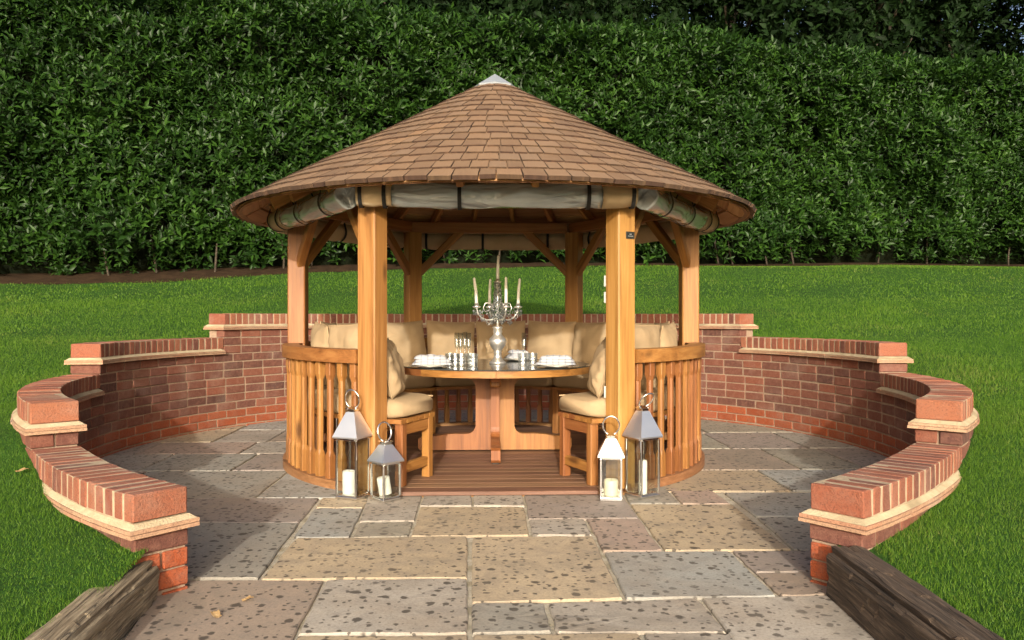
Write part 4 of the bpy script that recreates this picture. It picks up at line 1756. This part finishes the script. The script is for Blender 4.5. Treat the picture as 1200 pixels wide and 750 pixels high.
# ------------------------------------------------------------------ lanterns
def lantern(p, rz, s, hb, hr, label, cw, ch, cmat, clabel, ring_tilt=0.0, ctilt=0.0, coff=(0, 0)):
    T = thing('lantern', label, 'lantern', (p.x, p.y, 0.003), R(rz), 'steel lanterns by the entrance')
    h_ = s / 2
    fw = 0.011
    build(MB().cbox(-h_, h_, -h_, h_, 0.0, 0.014, 0.002), 'base', M['steel'], T)
    build(MB().cbox(-h_ + 0.006, h_ - 0.006, -h_ + 0.006, h_ - 0.006, 0.0142, 0.022, 0.002), 'base_tray', M['steel'], T)
    for sx in (-1, 1):
        for sy in (-1, 1):
            build(MB().cbox(sx * (h_ - fw / 2) - fw / 2, sx * (h_ - fw / 2) + fw / 2, sy * (h_ - fw / 2) - fw / 2, sy * (h_ - fw / 2) + fw / 2, 0.0223, hb - 0.012, 0.0015), 'corner_post', M['steel'], T)
    for k in range(4):
        m = Matrix.Rotation(R(90 * k), 4, 'Z')
        build(MB().box(-h_ + fw, h_ - fw, -h_ + 0.0035, -h_ + 0.006, 0.0223, hb - 0.0125), 'glass_pane', M['pane'], T, m)
        build(MB().cbox(-h_ + fw, h_ - fw, -h_ + 0.001, -h_ + 0.010, hb - 0.0122, hb - 0.0005, 0.001), 'top_rail', M['steel'], T, m)
    o_ = h_ + 0.012
    q = 0.028
    mb = MB()
    vs = [(-o_, -o_, hb), (o_, -o_, hb), (o_, o_, hb), (-o_, o_, hb), (-o_, -o_, hb + 0.008), (o_, -o_, hb + 0.008), (o_, o_, hb + 0.008), (-o_, o_, hb + 0.008), (-q, -q, hb + hr), (q, -q, hb + hr), (q, q, hb + hr), (-q, q, hb + hr)]
    fs = [(3, 2, 1, 0), (0, 1, 5, 4), (1, 2, 6, 5), (2, 3, 7, 6), (3, 0, 4, 7), (4, 5, 9, 8), (5, 6, 10, 9), (6, 7, 11, 10), (7, 4, 8, 11), (8, 9, 10, 11)]
    rf = build(mb.add(vs, fs), 'lantern_roof', M['chrome'], T)
    zt = hb + hr
    build(MB().cbox(-q + 0.004, q - 0.004, -q + 0.004, q - 0.004, zt + 0.0003, zt + 0.018, 0.002), 'vent', M['steel'], rf)
    build(MB().add([(-q - 0.006, -q - 0.006, zt + 0.0185), (q + 0.006, -q - 0.006, zt + 0.0185), (q + 0.006, q + 0.006, zt + 0.0185), (-q - 0.006, q + 0.006, zt + 0.0185), (0, 0, zt + 0.033)], [(3, 2, 1, 0), (0, 1, 4), (1, 2, 4), (2, 3, 4), (3, 0, 4)]), 'finial', M['steel'], rf)
    rh = 0.047
    pts = []
    for k in range(30):
        t = 2 * PI * k / 30
        pts.append((rh * math.cos(t), 0, zt + 0.020 + rh * 1.15 + rh * 1.15 * math.sin(t)))
    mb = MB().tube(pts, 0.0048, 8, True)
    zc_ = zt + 0.022
    mt = Matrix.Translation((0, 0, zc_)) @ Matrix.Rotation(R(ring_tilt), 4, 'X') @ Matrix.Translation((0, 0, -zc_))
    build(mb, 'ring_handle', M['steel'], T, mt, True)
    # candle inside: a thing of its own
    ox = Matrix.Rotation(R(rz), 3, 'Z') @ Vector((coff[0], coff[1], 0))
    c = thing('pillar_candle', clabel, 'candle', (p.x + ox.x, p.y + ox.y, 0.003 + 0.0223 + (cw * math.sin(R(abs(ctilt))) if ctilt else 0)), 0, 'pillar candles in the lanterns')
    c.rotation_euler = (0, R(ctilt), 0)
    build(MB().lathe([(cw * 0.96, 0.0003), (cw, 0.004), (cw, ch - 0.006), (cw * 0.92, ch), (cw * 0.8, ch - 0.003), (cw * 0.5, ch - 0.009), (0.0, ch - 0.011)], 24), 'wax', cmat, c, None, True)
    build(MB().tube([(0, 0, ch - 0.012), (0.001, 0, ch + 0.006)], 0.0012, 5), 'wick', M['iron'], c)


def gp(px, py):
    return unproj(px, py, 0.0)


pA = gp(413.5, 583)
lantern(pA, -25, 0.142, 0.345, 0.145, 'tall polished steel lantern in front of the post without a plaque', 0.037, 0.13, M['wax'], 'broad white candle inside the tall lantern by the post without a plaque', 8, 0, (-0.02, -0.01))
pB = gp(452, 585.5)
lantern(pB, 44, 0.125, 0.215, 0.095, 'short steel lantern beside the tall one, near the bench end without the plaque', 0.036, 0.10, M['wax'], 'leaning white candle inside the short lantern near the bench end', -12, -9, (0.0, 0.0))
pC = gp(716, 585)
lantern(pC, -8, 0.125, 0.245, 0.10, 'short steel lantern with a bright plain roof in front of the plaque post', 0.04, 0.088, M['ivory'], 'short ivory candle inside the short lantern by the plaque post', 10, 0, (0.0, 0.0))
pD = gp(753, 581)
lantern(pD, 30, 0.142, 0.34, 0.15, 'tall steel lantern with its ring leaning over, against the slatted plaque side', 0.024, 0.185, M['wax'], 'slender tall white candle inside the tall lantern on the plaque side', 38, 0, (-0.01, -0.015))


# ------------------------------------------------------------------ sleepers
def sleeper(pa, pb, side_, wd, z1, mat, label, seed):
    """pa -> pb: the foot of the edge along the path; the timber lies to its left or right (side_)"""
    pa, pb = Vector((pa.x, pa.y, 0)), Vector((pb.x, pb.y, 0))
    z = (pb - pa).normalized()
    x = Vector((z.y, -z.x, 0)) * side_
    pb = pb + z * 2.2
    L = (pb - pa).length
    nx, ny, nz = 10, 150, 11
    sec = [(k / nx, 0.0) for k in range(nx)] + [(1.0, k / nz) for k in range(nz)] + [(1 - k / nx, 1.0) for k in range(nx)] + [(0.0, 1 - k / nz) for k in range(nz)]
    n = len(sec)
    vs, fs = [], []
    hz = z1 + 0.03
    for j in range(ny + 1):
        l = L * j / ny
        for (u, v) in sec:
            a_, h_ = u * wd, -0.03 + v * hz
            cu, cv = abs(u - 0.5) * 2, abs(v - 0.5) * 2
            k = max(0, cu + cv - 1.72) * 0.07
            a_ += (0.5 - u) * k * 2
            h_ += (0.5 - v) * k * 2
            d = 0.006 * mnoise.noise((a_ * 7 + seed, l * 2.2, h_ * 7)) + 0.003 * mnoise.noise((a_ * 26, l * 7 + seed, h_ * 26)) + 0.002 * mnoise.noise((a_ * 90, l * 9 + seed, h_ * 90))
            cr = mnoise.noise((u * 6 + seed, l * 0.9, v * 6))
            if abs(cr) < 0.03:
                d -= 0.007
            ex = (u - 0.5) * 2 if cu > 0.99 else 0
            ez = (v - 0.5) * 2 if cv > 0.99 else 0
            e_ = 0.02 * mnoise.noise((u * 5, v * 5, seed)) if j in (0, ny) else 0
            p = pa + z * (l + e_) + x * (a_ + ex * d)
            vs.append((p.x, p.y, h_ + ez * d))
    for j in range(ny):
        for k in range(n):
            l = (k + 1) % n
            f = (j * n + k, j * n + l, (j + 1) * n + l, (j + 1) * n + k)
            fs.append(f if side_ > 0 else f[::-1])
    # closed ends, split towards the centre
    for base, rev in ((0, side_ > 0), (ny * n, side_ < 0)):
        c = len(vs)
        pc_ = sum((Vector(vs[base + k]) for k in range(n)), Vector()) / n
        vs.append(tuple(pc_))
        for k in range(n):
            l = (k + 1) % n
            f = (base + l, base + k, c)
            fs.append(f if rev else f[::-1])
    m = frame((pa + pb) / 2, x, Vector((0, 0, 1)) * 1.0, x.cross(Vector((0, 0, 1))))
    o = obj_in_frame(MB().add(vs, fs), m, 'timber_sleeper', mat, None, False)
    return tag(o, label, 'sleeper', 'old sleepers edging the path')


sleeper(unproj(186, 702), unproj(139, 752), 1, 0.155, 0.145, M['sleeper_grey'], 'pale weathered timber sleeper with long cracks edging the lawn', 3)
sleeper(unproj(968, 699), unproj(1025, 751), -1, 0.165, 0.188, M['sleeper_dark'], 'dark tarred timber sleeper edging the lawn at the wall end', 8)

# ------------------------------------------------------------------ foliage generators


def leaves_mesh(name, P, Dr, Nn, L, W, mat, fold=0.25, droop=0.15):
    """arrays of leaves: base point, direction, normal, length, width -> folded ovate leaves"""
    Dr = Dr / np.linalg.norm(Dr, axis=1, keepdims=True)
    Sd = np.cross(Dr, Nn)
    Sd /= np.linalg.norm(Sd, axis=1, keepdims=True) + 1e-9
    Nn = np.cross(Sd, Dr)
    L = L[:, None]
    W = W[:, None]
    base = P
    mid = P + Dr * L * 0.5
    tip = P + Dr * L - Nn * L * droop
    l1 = mid + Sd * W * 0.5 + Nn * W * fold
    r1 = mid - Sd * W * 0.5 + Nn * W * fold
    V = np.stack([base, r1, tip, l1, mid], 1).reshape(-1, 3)
    k = np.arange(len(P))[:, None] * 5
    Fq = np.concatenate([k + np.array([[0, 1, 4]]), k + np.array([[1, 2, 4]]), k + np.array([[2, 3, 4]]), k + np.array([[3, 0, 4]])], 1).reshape(-1, 3)
    return np_mesh(name, V, Fq, mat)


def unit(v):
    return v / (np.linalg.norm(v, axis=-1, keepdims=True) + 1e-9)


def shoots(P, D, nl, ll, lw, sl_):
    """whorled shoots: P points, D axis directions"""
    n = len(P)
    PP, DD, NN, LL, WW = [], [], [], [], []
    a_ = unit(np.cross(D, rng.normal(size=(n, 3))))
    b_ = np.cross(D, a_)
    ph = rng.uniform(0, 6.28, n)
    szs = rng.uniform(0.62, 1.3, n)
    for k in range(nl):
        t = (k + 0.5) / nl
        an = ph + k * 2.4 + rng.normal(0, 0.2, n)
        side = a_ * np.cos(an)[:, None] + b_ * np.sin(an)[:, None]
        op = 0.35 + 0.75 * t
        dr = unit(side * (1.15 - 0.55 * t) + D * op + rng.normal(0, 0.16, (n, 3)))
        PP.append(P + D * (sl_ * t)[:, None])
        DD.append(dr)
        NN.append(D + rng.normal(0, 0.25, (n, 3)))
        LL.append(ll * szs * rng.uniform(0.75, 1.15, n))
        WW.append(lw * szs * rng.uniform(0.8, 1.15, n))
    return [np.concatenate(x) for x in (PP, DD, NN, LL, WW)]


def vnoise(x, y, seed, sc):
    r_ = np.random.default_rng(seed)
    out = np.zeros_like(x)
    for k in range(7):
        kx, ky, ph = r_.normal(0, sc), r_.normal(0, sc), r_.uniform(0, 6.28)
        out += np.sin(x * kx + y * ky + ph)
    return out / 3.5


# ------------------------------------------------------------------ laurel hedge
H0 = np.array([-13.0, 5.9])
H1 = np.array([17.0, 12.6])
Hd = (H1 - H0)
HL = np.linalg.norm(Hd)
Hd = Hd / HL
Hn = np.array([Hd[1], -Hd[0]])           # towards the lawn
HTOP = 6.45


def hedge_base(u):
    p = H0 + np.outer(u, Hd)
    return lawn_z(p[:, 0], p[:, 1])


def make_hedge():
    T = thing('laurel_hedge', 'tall dense dark green laurel hedge along the back of the lawn', 'hedge', (float(H0[0] + H1[0]) / 2, float(H0[1] + H1[1]) / 2, 2.0))
    loc = np.array(T.location)
    n = 21000
    u = rng.uniform(0, HL, n)
    f = rng.uniform(0, 1, n)
    zb = hedge_base(u) + 0.12
    z = zb + (HTOP - zb) * f
    bulge = 0.34 * vnoise(u, z, 5, 1.6) + 0.12 * vnoise(u, z, 6, 4.0)
    depth = rng.exponential(0.2, n)
    # thin undergrowth near the soil
    under = np.clip(1 - (z - zb) / 0.45, 0, 1)
    keep = rng.uniform(0, 1, n) > under * 0.75
    hole = vnoise(u, z, 21, 2.6) + 0.6 * vnoise(u, z, 22, 6.0)
    keep &= rng.uniform(-2.2, -1.0, n) < hole
    off = bulge - depth - 0.35 * under
    P = np.zeros((n, 3))
    P[:, :2] = H0 + np.outer(u, Hd) + np.outer(off, Hn)
    P[:, 2] = z
    D = np.zeros((n, 3))
    D[:, :2] = Hn * 0.75
    D[:, 2] = 0.75
    D += rng.normal(0, 0.42, (n, 3))
    D = unit(D)
    P, D = P[keep], D[keep]
    # top
    m = 4200
    u2 = rng.uniform(0, HL, m)
    w2 = rng.uniform(-1.5, 0.15, m)
    P2 = np.zeros((m, 3))
    P2[:, :2] = H0 + np.outer(u2, Hd) + np.outer(w2, Hn)
    P2[:, 2] = HTOP + 0.13 * vnoise(u2, w2, 9, 2.0) + rng.normal(0, 0.08, m) - np.clip(w2 + 0.15, 0, 1) * 0.4
    D2 = unit(np.array([[Hn[0] * 0.3, Hn[1] * 0.3, 1.0]]) + rng.normal(0, 0.4, (m, 3)))
    P = np.concatenate([P, P2])
    D = np.concatenate([D, D2])
    nn = len(P)
    A = shoots(P - loc, D, 8, 0.155, 0.054, rng.uniform(0.10, 0.24, nn))
    me = leaves_mesh('foliage', *A, M['laurel'])
    o = link('foliage', me, T)
    # solid backing core, its near-black colour painting the shade among inner branches
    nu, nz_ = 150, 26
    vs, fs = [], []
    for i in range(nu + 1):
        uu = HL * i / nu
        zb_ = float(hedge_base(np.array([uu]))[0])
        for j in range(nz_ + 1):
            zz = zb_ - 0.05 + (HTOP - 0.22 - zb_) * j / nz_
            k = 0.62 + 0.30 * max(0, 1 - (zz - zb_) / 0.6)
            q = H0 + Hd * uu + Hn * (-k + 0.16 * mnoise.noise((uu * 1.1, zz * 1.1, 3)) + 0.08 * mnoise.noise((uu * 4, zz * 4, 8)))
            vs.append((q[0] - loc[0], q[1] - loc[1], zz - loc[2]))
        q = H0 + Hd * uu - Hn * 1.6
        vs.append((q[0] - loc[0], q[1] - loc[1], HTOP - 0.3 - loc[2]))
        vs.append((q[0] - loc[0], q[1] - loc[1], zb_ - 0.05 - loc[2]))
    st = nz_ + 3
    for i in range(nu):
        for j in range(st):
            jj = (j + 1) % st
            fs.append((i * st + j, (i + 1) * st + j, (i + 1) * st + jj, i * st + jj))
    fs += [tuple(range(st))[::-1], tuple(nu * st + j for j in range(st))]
    build(MB().add(vs, fs), 'painted_shade_core', M['twig'], T)  # 'twig' is the near-black shade colour of the core, not twigs
    # stems standing at the foot
    r_ = random.Random(4)
    uu = 1.0
    while uu < HL - 1:
        zb_ = float(hedge_base(np.array([uu]))[0])
        q = H0 + Hd * uu + Hn * (-0.35 + r_.uniform(-0.2, 0.15))
        ln = Vector((r_.uniform(-0.2, 0.2), r_.uniform(-0.1, 0.1), r_.uniform(0.6, 1.0)))
        p0 = Vector((q[0] - loc[0], q[1] - loc[1], zb_ - 0.05 - loc[2]))
        build(MB().tube([p0, p0 + ln * 0.5 + Vector((r_.uniform(-0.05, 0.05), 0, 0)), p0 + ln], [0.022, 0.018, 0.014], 7), 'stem', M['bark'], T, None, True)
        uu += r_.uniform(0.4, 2.2)


make_hedge()

# bare soil strip under the hedge
vs, fs = [], []
nu = 160
for i in range(nu + 1):
    uu = HL * i / nu
    for k, wf in enumerate((-1.5, -0.3, 0.05)):
        wv = wf + (0.22 * mnoise.noise((uu * 0.7, k * 3.0, 1)) + 0.1 * mnoise.noise((uu * 2.4, 0, 4)) if k == 2 else 0)
        if k == 2:
            wv += 0.35 * max(0, 1 - abs(uu - 7.5) / 4)
        q = H0 + Hd * uu + Hn * wv
        zz = float(lawn_z(q[0], q[1])) + (0.05 if k < 2 else 0.004)
        vs.append((q[0], q[1], zz + 0.03 * mnoise.noise((uu * 3, k, 2)) * (k < 2)))
for i in range(nu):
    for k in range(2):
        fs.append((i * 3 + k, (i + 1) * 3 + k, (i + 1) * 3 + k + 1, i * 3 + k + 1)[::-1])
o = build(MB().add(vs, fs), 'soil_bed', M['soil'], None, None, True)
o['kind'] = 'structure'

# ------------------------------------------------------------------ trees behind the hedge


def tree(x, y_, h_, cr, label, seed, nshoot=4300, leaf=0.27):
    y_ += 1.2
    zb = float(lawn_z(x, y_))
    T = thing('tree', label, 'tree', (x, y_, zb), 0, 'dark trees beyond the hedge')
    r_ = np.random.default_rng(seed)
    pr = random.Random(seed)
    tr = MB()
    top = Vector((pr.uniform(-0.5, 0.5), pr.uniform(-0.4, 0.4), h_ * 0.85))
    tr.tube([(0, 0, -0.2), (top.x * 0.2, top.y * 0.2, h_ * 0.3), (top.x * 0.6, top.y * 0.6, h_ * 0.6), top], [0.22, 0.18, 0.12, 0.04], 9)
    clumps = []
    for k in range(15):
        an = pr.uniform(0, 6.28)
        zz = h_ * pr.uniform(0.28, 0.95)
        wdt = cr * (1.0 - 0.45 * abs(zz / h_ - 0.55) / 0.45) * pr.uniform(0.35, 0.95)
        c = Vector((math.cos(an) * wdt, math.sin(an) * wdt, zz))
        clumps.append((c, cr * pr.uniform(0.38, 0.6)))
        s0 = Vector((top.x * zz / h_ * 0.7, top.y * zz / h_ * 0.7, zz * 0.72))
        mid = s0.lerp(c, 0.5) + Vector((0, 0, 0.15))
        tr.tube([s0, mid, c], [0.07, 0.05, 0.02], 6)
    build(tr, 'trunk', M['bark'], T, None, True)
    PP, DD = [], []
    for c, q in clumps:
        n = int(nshoot * q * q / sum(b_[1] ** 2 for b_ in clumps))
        d = unit(r_.normal(size=(n, 3)))
        rad = q * (1 - r_.exponential(0.14, n)).clip(0.15, 1) * (1 + 0.2 * vnoise(d[:, 0] * 2 + c.x, d[:, 2] * 2 + d[:, 1], seed, 2.0))
        PP.append(np.array(c) + d * rad[:, None] * np.array([1, 1, 0.85]))
        DD.append(unit(d + r_.normal(0, 0.5, (n, 3)) + np.array([0, 0, 0.25])))
    P, D = np.concatenate(PP), np.concatenate(DD)
    A = shoots(P, D, 5, leaf, leaf * 0.45, r_.uniform(0.15, 0.35, len(P)))
    link('crown', leaves_mesh('crown', *A, M['tree_leaf']), T)


TR = [(-7.5, 12.5, 10.5, 3.1, 'dark leafy tree rising beyond the closest stretch of hedge'),
      (-2.6, 13.0, 10.8, 3.2, 'dark broad tree rising beyond the hedge, behind the roof cap'),
      (2.2, 14.5, 11.4, 3.4, 'dense dark tree beyond the hedge on the plaque side of the roof'),
      (7.0, 15.6, 11.8, 3.5, 'dark tree with loose branches above the straight hedge top'),
      (11.8, 16.8, 12.0, 3.6, 'dark leafy tree beyond the farthest stretch of hedge'),
      (-0.2, 17.5, 12.5, 3.8, 'tall dark tree in the second row between two front trees, behind the roof cap'),
      (5.0, 18.8, 13.0, 3.9, 'tall dark tree in the second row beyond the hedge on the plaque side'),
      (10.0, 20.0, 13.5, 4.0, 'tall dark tree in the second row near the farthest hedge'),
      (15.8, 19.0, 13.0, 4.0, 'tall dark tree at the far end of the hedge'),
      (16.5, 22.5, 14.5, 4.3, 'tallest dark tree, standing in the back row by the far hedge'),
      (-11.0, 10.6, 11.0, 3.2, 'dark leafy tree at the near end beyond the hedge'),
      (19.0, 15.5, 12.5, 3.8, 'dark tree at the outermost far end beyond the hedge'),
      (-5.2, 16.5, 12.5, 3.8, 'tall dark tree in the second row beyond the closest hedge')]
for i, (x, y_, h_, cr, lb) in enumerate(TR):
    tree(x, y_, h_, cr, lb, 60 + i)

# ------------------------------------------------------------------ grass
def make_grass():
    Ps, Hs, Ws = [], [], []

    def zone(x0, x1, y0, y1, dens, h_, w_):
        n = int(abs(x1 - x0) * abs(y1 - y0) * dens)
        x = rng.uniform(x0, x1, n)
        y = rng.uniform(y0, y1, n)
        rr = np.hypot(x, y)
        th = np.degrees(np.arctan2(np.abs(x), -y))
        ri = 2.9 + np.where(th < 48, 0.25 * (np.clip(48 - th, 0, 99) / 25.5) ** 1.5, 0) - np.where(x < 0, 0.06 * np.exp(-((th - 58) / 24) ** 2), 0)
        ok = ((rr > ri + TH + 0.008) | ((th < 25.5) & (rr > 3.31))) & ~((x > -1.295) & (x < 1.40) & (y < -2.4))
        # visible cone with a margin for other viewpoints
        D = y + 6.0
        ok &= (np.abs(x) < D * 0.78 + 0.6)
        # above the soil bed
        hd = (x - H0[0]) * Hn[0] + (y - H0[1]) * Hn[1]
        ok &= hd > 0.15
        x, y = x[ok], y[ok]
        Ps.append(np.stack([x, y, lawn_z(x, y) - 0.004], 1))
        k = 1 + 0.35 * vnoise(x, y, 31, 3.0)
        Hs.append(h_ * rng.uniform(0.5, 1.25, len(x)) * k.clip(0.5, 1.6))
        Ws.append(w_ * rng.uniform(0.7, 1.3, len(x)))

    zone(-3.9, -1.25, -5.0, -1.0, 24000, 0.024, 0.0026)
    zone(1.25, 3.9, -5.0, -1.0, 24000, 0.024, 0.0026)
    zone(-5.5, -2.6, -1.0, 2.0, 8000, 0.026, 0.0040)
    zone(2.6, 5.5, -1.0, 2.0, 8000, 0.026, 0.0040)
    zone(-7.5, 7.5, 2.0, 5.2, 2600, 0.03, 0.007)
    zone(-10.5, 11.5, 5.2, 11.5, 800, 0.032, 0.012)
    P = np.concatenate(Ps)
    Hh = np.concatenate(Hs)[:, None]
    W = np.concatenate(Ws)[:, None]
    n = len(P)
    an = rng.uniform(0, 6.28, n)
    sd = np.stack([np.cos(an), np.sin(an), np.zeros(n)], 1)
    ln = rng.normal(0, 0.45, (n, 3))
    ln[:, 2] = 1
    ln = unit(ln)
    tip = P + ln * Hh
    V = np.stack([P - sd * W / 2, P + sd * W / 2, tip], 1).reshape(-1, 3)
    Fc = np.arange(n * 3).reshape(-1, 3)
    o = link('grass', np_mesh('grass', V, Fc, M['grass']))
    o['kind'] = 'stuff'
    o['label'] = 'short mown green grass covering the sloping lawn'
    o['category'] = 'grass'
    return n


make_grass()


# ------------------------------------------------------------------ fallen leaves
def fallen(p, s, rz, label, tilt=0.0):
    out = []
    for k in range(18):
        t = 2 * PI * k / 18
        q = s * (0.62 + 0.38 * abs(math.cos(2.5 * t))) * (1.0 if k % 2 else 0.82)
        out.append((q * math.cos(t), q * 0.55 * math.sin(t)))
    n = len(out)
    vs = [(x, y_, 0.006 + 0.012 * abs(y_) / s + 0.004 * math.sin(x * 90)) for x, y_ in out]
    vs += [(x, y_, z - 0.0012) for x, y_, z in vs]
    fs = [tuple(range(n)), tuple(range(2 * n - 1, n - 1, -1))] + [(i, n + i, n + (i + 1) % n, (i + 1) % n) for i in range(n)]
    o = build(MB().add(vs, fs), 'fallen_leaf', M['dry_leaf'])
    o.location = p
    o.rotation_euler = (tilt, 0, rz)
    tag(o, label, 'leaf', 'dry fallen leaves')


fallen(unproj(290, 704), 0.026, 0.4, 'single dry fallen leaf on the brown flagstone, the more crumpled one')
fallen(unproj(253, 722), 0.034, 2.2, 'longer dry fallen leaf on the brown flagstone near the pale sleeper')
pl = wpos(316, TH + 0.06)
pl.z = float(lawn_z(pl.x, pl.y)) + 0.018
fallen(pl, 0.035, 0.9, 'dry fallen leaf caught in the grass below the wall coping')
